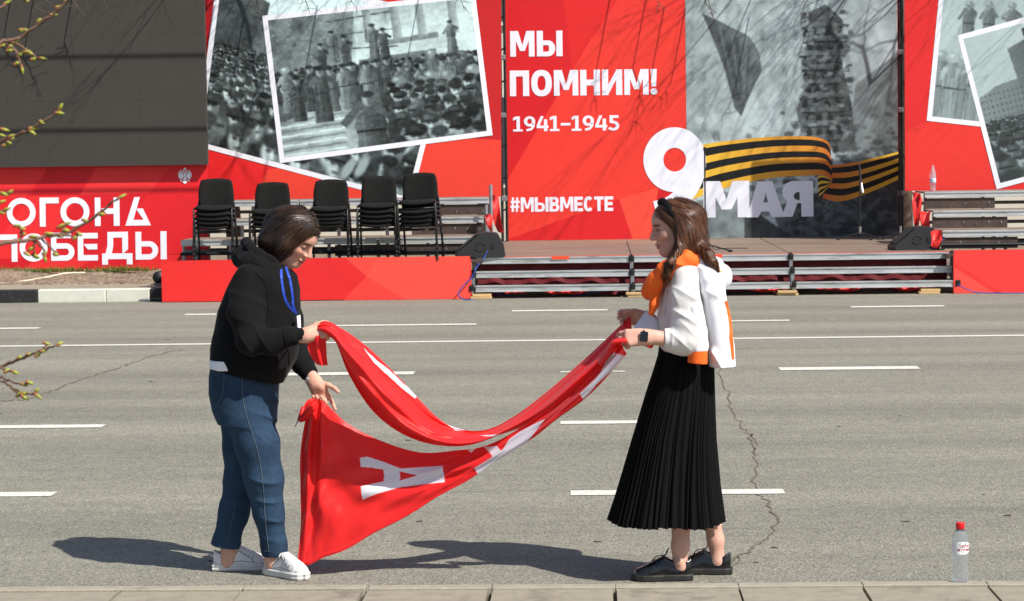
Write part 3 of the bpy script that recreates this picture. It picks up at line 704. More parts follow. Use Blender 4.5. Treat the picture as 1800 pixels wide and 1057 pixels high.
for i in range(5):
    for j in range(7):
        x, y = W_ * (.35 + i * .052), H_ * (.05 + j * .068); p.poly([(x, y), (x + W_ * .022, y), (x + W_ * .022, y + H_ * .04), (x, y + H_ * .04)], p.r.uniform(120, 165), p.r.uniform(.1, .6))
for k in range(500):                                                  # rubble, denser and darker towards the foot and right
    t = p.r.rand() ** .6; x = p.r.rand() ** .7 * W_; y = H_ * (.5 + .5 * t); g = p.r.uniform(.2, 1)
    q = p.r.uniform(2, 9); an = p.r.uniform(0, 3)
    p.poly([(x + q * math.cos(an + a) * p.r.uniform(.5, 1.3), y + .6 * q * math.sin(an + a)) for a in (0, 1.3, 2.6, 3.9, 5.2)], (150 - 70 * t - 60 * (x / W_ > .45)) * (.6 + .8 * g), .7)
p.poly([(W_ * .08, H_ * .12), (W_ * .16, H_ * .15), (W_ * .30, H_ * .21), (W_ * .345, H_ * .27), (W_ * .36, H_ * .34), (W_ * .31, H_ * .42), (W_ * .26, H_ * .52), (W_ * .23, H_ * .49), (W_ * .18, H_ * .33), (W_ * .13, H_ * .22)], 62, .92, 104)    # fallen slab of a broken wall
for k in range(9): p.line(W_ * (.14 + .02 * k), H_ * (.16 + .011 * k), W_ * (.235 + .006 * k), H_ * .46, p.r.uniform(2, 5), p.r.choice([45, 120]), .35)
p.poly([(W_ * .58, H_ * .12), (W_ * .66, H_ * .09), (W_ * .74, H_ * .15), (W_ * .73, H_ * .30), (W_ * .78, H_ * .48), (W_ * .80, H_ * .66), (W_ * .56, H_ * .66), (W_ * .52, H_ * .50), (W_ * .58, H_ * .36)], 92, .95, 60)  # stump of a chimney
for k in range(9):
    y = H_ * (.16 + .055 * k); x0_ = W_ * (.545 + .012 * math.sin(k * 2.1)); x1_ = W_ * (.74 + .018 * math.sin(k * 1.3)); p.poly([(x0_, y), (x1_, y - 2), (x1_ + 2, y + 4), (x0_ - 2, y + 5)], 150, .8, 80); p.line(x0_, y + 7, x1_, y + 6, 3, 35, .8)
    for q in range(4): p.ell(x0_ + (x1_ - x0_) * (q + .5) / 4, y + 15, 4, 7, 35, .2)
for k in range(200): p.poly([(x0 + a * p.r.uniform(2, 5), y0 + b * p.r.uniform(1, 3)) for x0, y0 in [(W_ * p.r.uniform(.55, .78), H_ * p.r.uniform(.12, .66))] for a, b in ((-1, -1), (1, -1), (1, 1), (-1, 1))], p.r.uniform(40, 150), .7)
p.poly([(W_ * .80, H_ * .40), (W_, H_ * .28), (W_, H_ * .9), (W_ * .72, H_ * .86)], 95, .5, 60)
p.poly([(0, H_ * .86), (W_ * .3, H_ * .80), (W_ * .28, H_), (0, H_)], 118, .9, 130); p.poly([(W_ * .27, H_ * .86), (W_ * .5, H_), (W_ * .27, H_)], 62); p.poly([(W_ * .4, H_ * .88), (W_, H_ * .72), (W_, H_), (W_ * .45, H_)], 52, .75)
for k in range(12): x = W_ * p.r.uniform(.4, 1); p.line(x, H_ * p.r.uniform(.8, .95), x + W_ * p.r.uniform(-.2, .2), H_ * p.r.uniform(.85, 1), 3, p.r.uniform(30, 110), .8)
p.cloud(16, 24, 7); p.cloud(10, 50, 8); p.a = (p.a - 128) * 1.2 + 142; p.blur(1)
pic_mesh('photo_print', p, qm, YC - .0006 * 9, cb, hi=222, tint=(.91, .99, 1.0))
text('МЫ', 897, 989, 100, 45, YC, cb, .27, .1, k0=9)
text('ПОМНИМ!', 896.5, 1154.5, 169.5, 45, YC, cb, .27, .09, k0=9)
text('1941–1945', 902, 1089, 231.5, 26.5, YC, cb, .2, .08, k0=9)
text('#МЫВМЕСТЕ', 897, 1078, 373, 25.5, YC, cb, .25, .07, k0=9)
# ribbon: seven stripes, black and gold
def bez(P, n):
    out = []
    for i in range(n + 1):
        t = i / n; u = t * (len(P) - 1); k = min(int(u), len(P) - 2); f = u - k
        p0, p1, p2, p3 = P[max(k - 1, 0)], P[k], P[k + 1], P[min(k + 2, len(P) - 1)]
        out.append(tuple(.5 * (2 * b + (c - a) * f + (2 * a - 5 * b + 4 * c - d) * f * f + (3 * b - a - 3 * c + d) * f ** 3) for a, b, c, d in zip(p0, p1, p2, p3)))
    return out
def ribbon(top, bot, n, Y, name, c0, c1, fr=None):
    T = bez(top, n); B = bez(bot, n); V = []; F = []; C = []
    fr = fr or [0, .09, .22, .36, .50, .635, .78, .91, 1][:0] or [0, .075, .235, .375, .52, .655, .80, .925, 1][:0] or [0, .08, .24, .38, .53, .67, .85, 1]
    for s in range(7):
        for i in range(n):
            m = len(V)
            for (k, f) in ((i, fr[s]), (i + 1, fr[s]), (i + 1, fr[s + 1]), (i, fr[s + 1])):
                V.append(at(T[k][0] + (B[k][0] - T[k][0]) * f, T[k][1] + (B[k][1] - T[k][1]) * f, Y))
                if s % 2: C.append((.010, .010, .010))
                else:
                    t = k / n; C.append(tuple(a + (b - a) * t for a, b in zip(c0, c1)))
            F.append((m, m + 1, m + 2, m + 3))
    me = bpy.data.meshes.new(name); me.from_pydata(V, [], F); set_col(me, np.array(C)); return link(name, me, M_print, cb)
YEL, ORA, DOR = (.80, .52, .045), (.64, .22, .035), (.60, .11, .022)
ribbon([(1461, 291), (1500, 286), (1540, 277), (1579, 267)], [(1446, 349), (1480, 354), (1530, 338), (1579, 316)], 20, YC - .0062, 'ribbon', DOR, YEL)
ribbon([(1437, 311), (1446, 309), (1456, 312), (1463, 318)], [(1440, 352), (1440, 346), (1446, 340), (1459, 326)], 8, YC - .0068, 'ribbon', YEL, (.6, .34, .04))
ribbon([(1226, 256), (1270, 249), (1350, 241), (1420, 240), (1452, 247), (1460, 262)], [(1212, 353), (1270, 332), (1350, 314), (1420, 309), (1448, 309), (1463, 318)], 40, YC - .0074, 'ribbon', YEL, DOR)
nine = ring(1186, 276, 55, 57, 36.5, 37, n=64)
V = []; F = []
def nadd(pc, Y=YC - .0082):
    n = len(V); V.extend([at(q[0], q[1], Y) for q in pc]); F.append(tuple(range(n, n + len(pc))))
Yn = YC - .0082
nine = ring(1186, 281, 55, 57, 35, 36, n=64)
for pc in nine: nadd(pc)
o_ = bez([(1241, 281), (1240, 300), (1234, 322), (1222, 344), (1204, 362), (1180, 376), (1156, 384)], 18); i_ = bez([(1206, 290), (1205, 312), (1200, 322), (1190, 332), (1176, 344), (1163, 350.5), (1148, 354)], 18)
for k in range(18): nadd([o_[k], o_[k + 1], i_[k + 1], i_[k]], YC - .0084)
me = bpy.data.meshes.new('letter'); me.from_pydata(V, [], F); link('letter', me, M_white, cb)
put_letter(glyph('М', 1.06, .30), 1237, 383, 76, 64, YC, cb, k0=15)
put_letter([[(0, 0), (.32, 0), (.40, .16), (.62, .16), (.70, 0), (1.06, 0), (.72, 1), (.30, 1)]], 1313, 382.5, 63, 63, YC, cb, k0=16)
flat('letter', [([(1342, 356), (1350, 356), (1346, 340)], (.12, .15, .15))], YC - .0112, cb, 1)
put_letter([[(.62, 0), (1.0, 0), (1.0, 1), (.34, 1), (.12, .92), (.02, .74), (.05, .56), (.18, .44), (.0, 0), (.34, 0), (.50, .38), (.62, .38)]], 1374, 381.5, 56, 63, YC, cb, k0=15)
flat('letter', [([(1403, 352), (1405.6, 352), (1405.6, 338), (1401, 338), (1396.5, 341), (1395, 345), (1397, 350)], (.05, .06, .06))], YC - .0112, cb, 1)

# ---- right photo banner
YR = 34.2
rb = thing('banner', (at(1760, 335, YR).x, YR, 1.2), 'red banner carrying two tilted grey photographs, above the empty steps', 'banner', 'red festival banners')
cloth_panel('sheet', 1591, 2150, 335.5, YR, 4.7, rb, (.86, .034, .030))
flat('print', [([(1591, -40), (1650, -40), (1629, 214), (1591, 230)], (.80, .026, .026)), ([(1629, 214), (1725, 224), (1752, 330), (1591, 334), (1591, 230)], (.88, .042, .032))], YR, rb)
qr = [(1656, -60), (1900, -60), (1900, 242), (1629, 212.5)]
flat('photo_border', [(qr, WHITE)], YR, rb, 8)
qi = inset(qr, 9); p = Pic(*sized(qi), base=196, seed=15); W_, H_ = p.w, p.h
p.cloud(18, 5); p.poly([(W_ * .3, 0), (W_, 0), (W_, H_ * .4), (W_ * .3, H_ * .45)], 160, .7, 190)
for x in (.2, .35, .52, .7, .85): p.coat(W_ * x, H_ * .2, H_ * .3, W_ * .1, 110)
for k in range(12): p.coat(W_ * (.03 + .085 * k), H_ * (.52 + p.r.uniform(-.04, .04)), H_ * .5, W_ * .15, p.r.uniform(90, 150))
p.a += 15; p.blur(1); pic_mesh('photo_print', p, qi, YR - .0006 * 10, rb, hi=232)
qr2 = [(1683, 62.5), (1960, -12), (2034, 258), (1752, 333)]
flat('photo_border', [(qr2, WHITE)], YR, rb, 12)
qi = inset(qr2, 9); p = Pic(*sized(qi), base=215, seed=17); W_, H_ = p.w, p.h
p.cloud(8, 4)
p.poly([(0, H_ * .42), (W_ * .12, H_ * .36), (W_ * .34, H_ * .34), (W_ * .36, H_ * .7), (0, H_ * .7)], 150, 1, 120)
p.poly([(W_ * .26, H_ * .14), (W_ * .40, H_ * .10), (W_ * .46, H_ * .70), (W_ * .30, H_ * .7)], 120, 1, 90); p.poly([(W_ * .38, H_ * .03), (W_ * .60, H_ * .05), (W_ * .66, H_ * .7), (W_ * .42, H_ * .7)], 60)
for i in range(12):
    for j in range(7): x, y = W_ * (.01 + .03 * i), H_ * (.40 + .04 * j); p.poly([(x, y), (x + 2.2, y), (x + 2.2, y + 3.4), (x, y + 3.4)], 70, .7)
p.poly([(W_ * .6, H_ * .2), (W_, H_ * .1), (W_, H_ * .7), (W_ * .6, H_ * .7)], 100, 1, 140)
p.crowd(H_ * .60, H_ * .74, 3, 7, dens=1.8); p.crowd(H_ * .76, H_ * 1.02, 10, 17, dens=2.0); p.blur(1)
pic_mesh('photo_print', p, qi, YR - .0006 * 14, rb, hi=218)
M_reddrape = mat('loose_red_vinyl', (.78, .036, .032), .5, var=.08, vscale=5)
# ================================================================== stage, steps, plinths
Z0 = at(900, 452.0, 30.1).z                 # deck height
st = thing('stage', (at(1250, 520, 31).x, 31, 0), 'low stage of plywood deck on aluminium rails in front of the slogan backdrop', 'stage')
px_posts = [833, 1110.5, 1391, 1675]
sX = [at(x, 500, 30.0).x for x in px_posts]
Ys = [30.1, 29.93, 29.76]; Zs = [Z0, Z0 - .175, Z0 - .352]
for i in range(3):
    a, b = sX[i], sX[i + 1]
    for j in range(3):
        y0 = 30.12 + j * 1.93
        MB().box(((a + b) / 2, y0 + .965, Z0 - .02 + rnd.uniform(-.001, .001)), (b - a - .012, 1.925, .04), bev=.003).build('deck_panel', M_deck, st)
    for k in range(3):
        sp = .012 * k if i == 2 else 0
        mb = MB(); x0, x1 = a + .035, b - .035 + sp
        y, z = Ys[k], Zs[k] - .002
        mb.box(((x0 + x1) / 2, y, z - .043), (x1 - x0, .045, .084), bev=.004)
        mb.box(((x0 + x1) / 2, y - .027, z - .010), (x1 - x0, .012, .016)); mb.box(((x0 + x1) / 2, y - .027, z - .080), (x1 - x0, .012, .012))
        mb.build('rail', M_alu, st)
        if k: MB().box(((x0 + x1) / 2, y + .085, z - .012), (x1 - x0, .12, .02)).build('step_tread', M_ply, st)
for i in range(4):
    for k in range(3):
        x = sX[i] + (.012 * k if i == 3 else (-.008 * k if i == 0 else .006 * k)); y = Ys[k] - .01
        mb = MB(); mb.box((x, y, (Zs[k] + .065) / 2 - .0), (.048, .05, Zs[k] - .07), bev=.006)
        mb.build('post', M_steel, st)
        mb = MB(); mb.box((x, y - .03, Zs[k] - .035), (.062, .03, .075), bev=.008); mb.tube([(x, y - .06, Zs[k] - .03), (x, y + .02, Zs[k] - .03)], .016)
        mb.box((x, y, Zs[k] + .008), (.03, .05, .02)); mb.build('clamp', M_blackmetal, st)
# red cloth hung inside
def drape(name, x0, x1, y, z0, z1, parent, m, amp=.02, fold=5., seed=0, slack=.0, n=80):
    r = random.Random(seed); ph = [r.uniform(0, 6) for _ in range(5)]; V = []; F = []; nz = 8
    for j in range(nz):
        t = j / (nz - 1)
        for i in range(n):
            u = i / (n - 1); x = x0 + (x1 - x0) * u
            d = amp * (math.sin(fold * x + ph[0]) + .6 * math.sin(fold * 2.3 * x + ph[1]) * t + .5 * math.sin(fold * 4.7 * x + ph[2] + 2 * t))
            zz = z1 + (z0 - z1) * t + slack * t * (math.sin(fold * .8 * x + ph[3]) + .5 * math.sin(fold * 1.9 * x + ph[4]))
            V.append((x, y - abs(d) - (slack * 2.0 * t * t), zz))
    for j in range(nz - 1):
        for i in range(n - 1): F.append((j * n + i, j * n + i + 1, (j + 1) * n + i + 1, (j + 1) * n + i))
    return link(name, arrays_mesh(name, V, F), m, parent)
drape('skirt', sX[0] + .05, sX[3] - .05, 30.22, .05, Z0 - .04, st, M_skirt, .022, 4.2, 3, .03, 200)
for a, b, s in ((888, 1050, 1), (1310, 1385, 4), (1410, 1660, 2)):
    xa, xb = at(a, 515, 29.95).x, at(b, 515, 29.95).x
    drape('sunlit_skirt_foot', xa, xb, 30.0, .055, .13, st, M_reddrape, .03, 9, s, .02, 60)  # brighter red strip painted in for sun on the skirt's foot
M_tape = mat('orange_tape', (.85, .07, .02), .6)
for px in (985, 1254):
    c = at(px, 457, 30.06); MB().box((c.x, 30.06, Zs[0] - .018), (.23, .004, .036)).build('tape', M_tape, st)
MB().box(((sX[0] + sX[3]) / 2, 30.105, Z0 + .003), (sX[3] - sX[0], .03, .004)).build('edge_tape', M_tape, st)
for i, (px, nm) in enumerate(((843, 'wooden packing block under the stage corner by the left monitor speaker'), (1122, 'wooden packing block under the stage leg beside the woman in the skirt'),
                              (1399, 'wooden packing block under the second stage leg from the right'), (1668, 'wooden packing block under the rightmost stage leg'))):
    c = gp(px, 526, .03)
    r = thing('packing_block', (c.x, 29.8, 0), nm, 'wood block', 'wooden blocks under the stage legs')
    for k in range(2):
        MB().box((c.x + rnd.uniform(-.02, .02), 29.78 + rnd.uniform(-.02, .02), .017 + k * .033), (.27 - .02 * k, .22, .031), Matrix.Rotation(rnd.uniform(-.08, .08), 3, 'Z'), bev=.003).build('board', M_wood, r)

# red front plinths
M_void = mat('dark_underside', (.02, .018, .018), .9)
def plinth(px0, px1, pybot, label, facets):
    Y = 29.72
    x0, x1 = at(px0, 490, Y).x, at(px1, 490, Y).x
    r = thing('stage_fascia', ((x0 + x1) / 2, Y, 0), label, 'fascia', 'red boards along the front of the steps')
    me = MB().box(((x0 + x1) / 2, Y + .01, Z0 / 2 + .006), (x1 - x0, .02, Z0 - .012)).mesh('board'); set_col(me, np.tile(np.array((.74, .034, .030)), (len(me.vertices), 1)))
    link('board', me, M_print, r)
    flat('print', facets, Y, r)
    for k in range(4):
        x = x0 + (x1 - x0) * (k + .5) / 4; MB().box((x, Y + .3, Z0 / 2 - .01), (.05, .5, Z0 - .03)).build('brace', M_void, r)
    return r
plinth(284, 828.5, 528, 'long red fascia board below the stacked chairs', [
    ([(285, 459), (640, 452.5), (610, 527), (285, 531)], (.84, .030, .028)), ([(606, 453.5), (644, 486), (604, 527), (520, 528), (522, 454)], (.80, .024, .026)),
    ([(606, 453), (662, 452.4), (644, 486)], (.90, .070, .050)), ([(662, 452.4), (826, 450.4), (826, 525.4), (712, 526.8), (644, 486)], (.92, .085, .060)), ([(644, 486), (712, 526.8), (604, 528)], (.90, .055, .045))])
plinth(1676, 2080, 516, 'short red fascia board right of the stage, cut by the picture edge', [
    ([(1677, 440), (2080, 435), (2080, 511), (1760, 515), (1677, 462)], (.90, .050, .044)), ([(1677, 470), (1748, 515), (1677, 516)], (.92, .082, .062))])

# stepped platforms either side
def steps(px0, px1, label, boards, mirror, end_px):
    x0, x1 = at(px0, 420, 31).x, at(px1, 420, 31).x
    r = thing('step_platform', ((x0 + x1) / 2, 31, 0), label, 'steps', 'stepped platforms beside the stage')
    Yt = [30.62, 31.6, 32.6]; Zt = [.79, 1.03, 1.275]
    d = (x1 - x0)
    for k in range(3):
        ea, eb = (x0, x1 + .04 * k) if not mirror else (x0 - .0 * k, x1)
        if mirror: ea = at(end_px[k], 400, Yt[k]).x
        else: eb = at(end_px[k], 400, Yt[k]).x
        nseg = 3 if not mirror else 2
        for s in range(nseg):
            a = ea + (eb - ea) * s / nseg; b = ea + (eb - ea) * (s + 1) / nseg
            mb = MB(); mb.box(((a + b) / 2, Yt[k], Zt[k] - .042), (b - a - .02, .05, .084), bev=.004)
            mb.box(((a + b) / 2, Yt[k] - .03, Zt[k] - .012), (b - a - .02, .014, .02)); mb.box(((a + b) / 2, Yt[k] - .03, Zt[k] - .074), (b - a - .02, .014, .016))
            mb.build('rail', M_alu, r)
            MB().box(((a + b) / 2, Yt[k] + .5, Zt[k] - .012), (b - a - .02, .94, .022)).build('tread', M_deck, r)
            MB().tube([(a, Yt[k] + .35, Zt[k] - .17), (b, Yt[k] + .35, Zt[k] - .17)], .024).build('tube', M_steel, r)
        for s in range(nseg * 2 + 1):
            x = ea + (eb - ea) * s / (nseg * 2)
            x = min(max(x, ea + .03), eb - .03)
            MB().tube([(x, Yt[k] + .08, .03), (x, Yt[k] + .08, Zt[k] - .03)], .024).build('post', M_steel, r)
            if k == 0: MB().tube([(x, Yt[k] - .5, .08), (x, Yt[k] + 2.6, .08)], .024).build('ledger', M_blackmetal, r)
        for (ba, bb) in boards[k]:
            xa, xb = at(ba, 400, Yt[k] + .12).x, at(bb, 400, Yt[k] + .12).x
            MB().box(((xa + xb) / 2, Yt[k] + .002, Zt[k] - .168), (xb - xa, .02, .150), bev=.002).build('riser_board', M_ply, r)
            for q in range(6): MB().tube([(xa + (xb - xa) * (q + .5) / 6, Yt[k] - .008, Zt[k] - .178 + rnd.uniform(-.04, .04)), (xa + (xb - xa) * (q + .5) / 6, Yt[k] - .014, Zt[k] - .178)], .007, 6).build('bolt', M_steel, r)
    MB().tube([(x0, 30.3, .50), (x1, 30.3, .50)], .028).build('tube', M_blackmetal, r)
    MB().tube([(x0, 30.6, .62 - .02), (x1, 30.6, .62 - .02)], .022).build('tube', M_blackmetal, r)
    MB().box(((x0 + x1) / 2, 30.15, Z0 - .035), (x1 - x0, .75, .03)).build('tread', M_ply, r)
    return r
sl = steps(326, 856, 'aluminium stepped platform behind the stacked chairs', [[(590, 850)], [(725, 855)], [(722, 862)]], False, (838, 851, 861))
sr = steps(1640, 2100, 'aluminium stepped platform right of the stage with a bottle on its top step', [[(1652, 1786)], [(1637, 1768)], [(1622, 1746)]], True, (1655, 1639, 1624))
def crumple(name, pts_px, Y, parent, seed):
    """a hanging sheet of vinyl: columns of pixels (x, ytop, ybot)"""
    r = random.Random(seed); V = []; F = []; n = len(pts_px); m = 9
    for i, (x, a, b) in enumerate(pts_px):
        for j in range(m):
            t = j / (m - 1); V.append(at(x + 2 * math.sin(3 * t + i), a + (b - a) * t, Y + .05 * math.sin(i * 1.9 + seed + 1.5 * t) + .03 * math.sin(5 * t + i)))
    for i in range(n - 1):
        for j in range(m - 1): F.append((i * m + j, i * m + j + 1, (i + 1) * m + j + 1, (i + 1) * m + j))
    o = link(name, arrays_mesh(name, V, F), M_reddrape, parent); return o
crumple('drape', [(861, 346, 352), (866, 343, 372), (871, 344, 395), (876, 346, 408), (880, 362, 410), (883, 392, 409)], 31.7, sl, 1)
crumple('drape', [(852, 378, 384), (857, 376, 396), (862, 378, 404), (867, 384, 408)], 31.2, sl, 2)
crumple('drape', [(1603, 338, 356), (1608, 338, 395), (1612, 340, 402), (1616, 340, 396), (1620, 338, 352)], 32.4, sr, 3)
crumple('drape', [(1616, 372, 384), (1622, 372, 402), (1628, 374, 404), (1636, 370, 398)], 31.3, sr, 4)
crumple('drape', [(1636, 408, 432), (1642, 404, 436), (1650, 405, 437), (1657, 404, 420)], 30.4, sr, 5)
for a in ((863, 357, 33), (855, 392, 31.6)):
    p = at(a[0], a[1], 31.4); MB().tube([(p.x, 31.4, .1), (p.x, 31.4, p.z + .25)], .024).build('post', M_steel, sl)

# scaffold towers in the gaps between the banners
def truss(px, Y, label, w=.07):
    x = at(px, 300, Y).x
    r = thing('scaffold_post', (x, Y, 0), label, 'scaffold', 'scaffold posts between banners')
    for d in (-1, 1):
        MB().tube([(x + d * w / 2, Y, .0), (x + d * w / 2, Y + .02, 5.2)], .022).build('upright', M_blackmetal, r)
    for k in range(9): MB().tube([(x - w * .8, Y, .5 + k * .5), (x + w * .8, Y, .55 + k * .5)], .014, 6).build('rung', M_blackmetal, r)
    for z in (1.2, 2.5, 3.4): MB().box((x, Y - .02, z), (.09, .06, .08), bev=.01).build('clamp', M_steel, r)
    return r
truss(886, 35.6, 'black scaffold post in the gap left of the slogan backdrop')
truss(1583.5, 35.96, 'black scaffold post at the right edge of the ruined city backdrop', .05)

# ================================================================== chairs
def make_chair(root):
    W, D, SZ = .47, .44, .455
    f = MB()
    for s in (-1, 1):
        x = s * .255
        # front leg to arm-height loop and rear leg to back post (oval tube)
        lg = MB(); lg.tube([(x, -.235, 0), (x * .985, -.20, .30), (x * .975, -.185, .45), (x * .97, -.15, .475), (x * .97, .10, .455)], .0125, 8); lg.build('leg', M_blackmetal, root, True, True)
        lg = MB(); lg.tube([(x, .255, 0), (x * .985, .20, .24), (x * .96, .165, .46), (x * .86, .205, .62), (x * .78, .235, .72)], .0125, 8); lg.build('leg', M_blackmetal, root, True, True)
        MB().tube([(x, -.235, 0), (x, -.235, .025)], .017, 8).build('foot', M_blackplast, root, False, True)
        MB().tube([(x, .255, 0), (x, .255, .025)], .017, 8).build('foot', M_blackplast, root, False, True)
    MB().tube([(-.25, -.19, .40), (.25, -.19, .40)], .010, 8).build('crossbar', M_blackmetal, root, True, True)
    MB().tube([(-.25, .17, .40), (.25, .17, .40)], .010, 8).build('crossbar', M_blackmetal, root, True, True)
    def pad(w, h, th, curve, taper, rc):
        """rounded pad in its own u,v plane, bulging along n"""
        nu, nv = 17, 15; V = []; F = []
        for side in (0, 1):
            for j in range(nv):
                for i in range(nu):
                    u = -1 + 2 * i / (nu - 1); v = -1 + 2 * j / (nv - 1)
                    k = .22                                   # squircle-ise the outline
                    ux = u * math.sqrt(1 - k * v * v) ; vy = v * math.sqrt(1 - k * u * u)
                    e = max(0, 1 - max(abs(u), abs(v)) ** 8)
                    n = (th / 2) * (.25 + .75 * e ** .6) * (1 if side else -1)
                    wx = ux * w / 2 * (1 + taper * v)
                    V.append((wx, vy * h / 2, n + curve * (u * u) + (.012 * v if False else 0)))
        N = nu * nv
        for j in range(nv - 1):
            for i in range(nu - 1):
                a = j * nu + i
                F.append((a, a + nu, a + nu + 1, a + 1)); F.append((N + a, N + a + 1, N + a + nu + 1, N + a + nu))
        ring_ = [i for i in range(nu)] + [j * nu + nu - 1 for j in range(1, nv)] + [(nv - 1) * nu + i for i in range(nu - 2, -1, -1)] + [j * nu for j in range(nv - 2, 0, -1)]
        for q in range(len(ring_)):
            a, b = ring_[q], ring_[(q + 1) % len(ring_)]; F.append((a, b, N + b, N + a))
        return V, F
    V, F = pad(.485, .44, .066, .012, -.03, .06)
    V = [(x, y - .015, .475 + z + (-.02 if y < -.17 else 0) * ((-y - .17) / .05)) for x, y, z in V]
    link('seat', arrays_mesh('seat', V, F), M_blackfab, root, True)
    V, F = pad(.468, .385, .055, -.03, -.03, .08)
    V = [(x, .215 + .28 * (y) * .55 + z * .0 - (-(z)), .672 + y - (.022 * (1 - (x / .2275) ** 2) if y < -.1 else 0)) for x, y, z in V]
    link('backrest', arrays_mesh('backrest', V, F), M_blackfab, root, True)
    sh = MB(); sh.box((0, .252, .66), (.43, .012, .28), bev=.005); sh.build('back_shell', M_blackplast, root, False, True)
proto = bpy.data.objects.new('stacking_chair', None); COL.objects.link(proto); make_chair(proto)
kids = list(proto.children); first = True
def rz_tilt(o, rz, tx, ty): o.rotation_euler = (tx, ty, rz)
ords = ['leftmost', 'second', 'middle', 'fourth', 'rightmost']
lay = ['lowest', 'second lowest', 'third', 'fourth', 'fifth', 'topmost']
for si, (px, py, n, gaps, rz, ty) in enumerate(((380, 451, 5, [.058] * 3 + [.072], .03, 0), (478, 451, 4, [.062, .06, .066], -.02, 0), (582, 449, 5, [.048, .05, .055, .062], .02, 0),
                                          (666, 448, 5, [.062, .058, .062, .068], .0, .0), (741, 449, 5, [.056, .056, .06, .115], -.10, .035))):
    p = at(px, py, 29.98); z = 0
    for k in range(n):
        if first: o = proto; first = False
        else:
            o = proto.copy(); COL.objects.link(o)
            for c in kids:
                d = c.copy(); COL.objects.link(d); d.parent = o
        o.location = (p.x + ty * z * -1.0, 29.98 - .012 * k, Z0 - .018 + z); rz_tilt(o, rz + rnd.uniform(-.012, .012), 0, -ty * .9)
        nm = 'topmost' if k == n - 1 else lay[k]
        tag(o, f'black padded chair, {nm} of the {ords[si]} chair stack', 'chair', 'stacked black chairs')
        if k < n - 1: z += gaps[k]

# ================================================================== monitor speakers, microphone stands
def monitor(px, py, Y, rz, label, sc=1.0):
    p = at(px, py, Y); r = thing('monitor_speaker', (p.x, Y, Z0), label, 'speaker', 'stage monitor speakers', rz)
    # side profile in x-z, extruded in y : low nose at -x, tall back at +x
    prof = [(-.30, 0), (-.31, .045), (-.27, .085), (-.02, .285), (.06, .305), (.20, .29), (.27, .16), (.29, .02), (.27, 0)]
    prof = [(x * sc, z * sc) for x, z in prof]; d = .40 * sc
    mb = MB(); n = len(prof); lay_ = [(-d / 2, .96), (-d / 2 + .012, 1), (d / 2 - .012, 1), (d / 2, .96)]; V = []
    for y, s in lay_:
        for x, z in prof: V.append((x * s, y, .14 * sc + (z - .14 * sc) * s if z > 0 else z))
    F = [tuple(range(n - 1, -1, -1)), tuple(range(3 * n, 4 * n))]
    for q in range(3):
        for k in range(n): k2 = (k + 1) % n; F.append((q * n + k, q * n + k2, (q + 1) * n + k2, (q + 1) * n + k))
    mb.add(V, F); o = mb.build('cabinet', M_blackplast, r, False, True); recalc(o.data)
    for zz, sg in ((.155, 1), (.105, -1)):                     # recessed hand grip, two half-moons
        pts = [(-.01 * sc + .058 * sc * math.cos(a), -d / 2 - .0015, (.13 + sg * .008) * sc + sg * .045 * sc * math.sin(a)) for a in [math.pi * k / 10 for k in range(11)]]
        MB().prism([Vector(q) for q in pts], (0, -.001, 0)).build('grip', M_void, r, False, True)
        MB().tube([Vector(q) - Vector((0, .004, 0)) for q in pts], .004, 6).build('grip_rim', M_blackplast, r, True, True)
    MB().box((.135 * sc, -d / 2 - .004, .135 * sc), (.04, .01, .07), bev=.003).build('socket_plate', M_blackmetal, r, False, True)
    gr = MB(); gr.box((-.155 * sc, 0, .19 * sc), (.31 * sc, d * .9, .006), Matrix.Rotation(-math.atan2(.2, .25), 3, 'Y')); gr.build('grille', M_blackmetal, r, False, True)
    return r
monitor(845, 452, 30.25, .10, 'black wedge monitor speaker with a blue cable at the left end of the stage', 1.1)
monitor(1607, 437, 30.9, .10, 'black wedge monitor speaker at the right end of the stage', 1.05)
def cable(name, pix, Y, r, m, label, px_z=None):
    pts = [at(a[0], a[1], a[2] if len(a) > 2 else Y) for a in pix]
    Q = bez([tuple(p) for p in pts], len(pts) * 6)
    o = MB().tube(Q, r, 6).build(name, m, None, True); return tag(o, label, 'cable')
cable('audio_cable', [(857, 441, 30.0), (850, 455, 29.95), (838, 470, 29.7), (829, 488, 29.66), (812, 505, 29.62), (806, 517, 29.6), (812, 525, 29.55), (826, 527.5, 29.5), (840, 529, 29.5), (820, 530.5, 29.45), (800, 529.5, 29.45)], 29.7, .008, M_bluecable, 'blue audio cable hanging from the left monitor speaker to the road')
cable('audio_cable', [(1633, 428, 30.6), (1645, 425, 30.55), (1660, 421, 30.55)], 30.5, .008, M_bluecable, 'short blue cable behind the right monitor speaker')
cable('audio_cable', [(1683, 500, 29.66), (1700, 509, 29.6), (1720, 514.5, 29.6), (1760, 515.5, 29.58), (1810, 515.5, 29.58)], 29.6, .007, M_bluecable, 'thin blue cable lying along the foot of the right fascia board')
cable('audio_cable', [(858, 511, 30.1), (885, 519, 30.05), (930, 524, 30.0), (990, 523, 30.0), (1040, 515, 30.05), (1085, 508, 30.1)], 30, .007, M_bluecable, 'blue cable sagging below the left section of the stage')
M_cord = mat('white_cord', lin(216, 206, 178), .7)
cable('power_cord', [(-20, 500, 31.7), (20, 497.5, 31.75), (45, 494, 31.8), (60, 491.5, 31.9), (85, 487, 32.0), (105, 482.5, 32.2), (120, 480.5, 32.3), (150, 479.5, 32.35)], 32, .012, M_cord, 'pale cord lying on the bare earth bank')
M_chrome = mat('chrome', lin(190, 190, 195), .3, metal=.9)
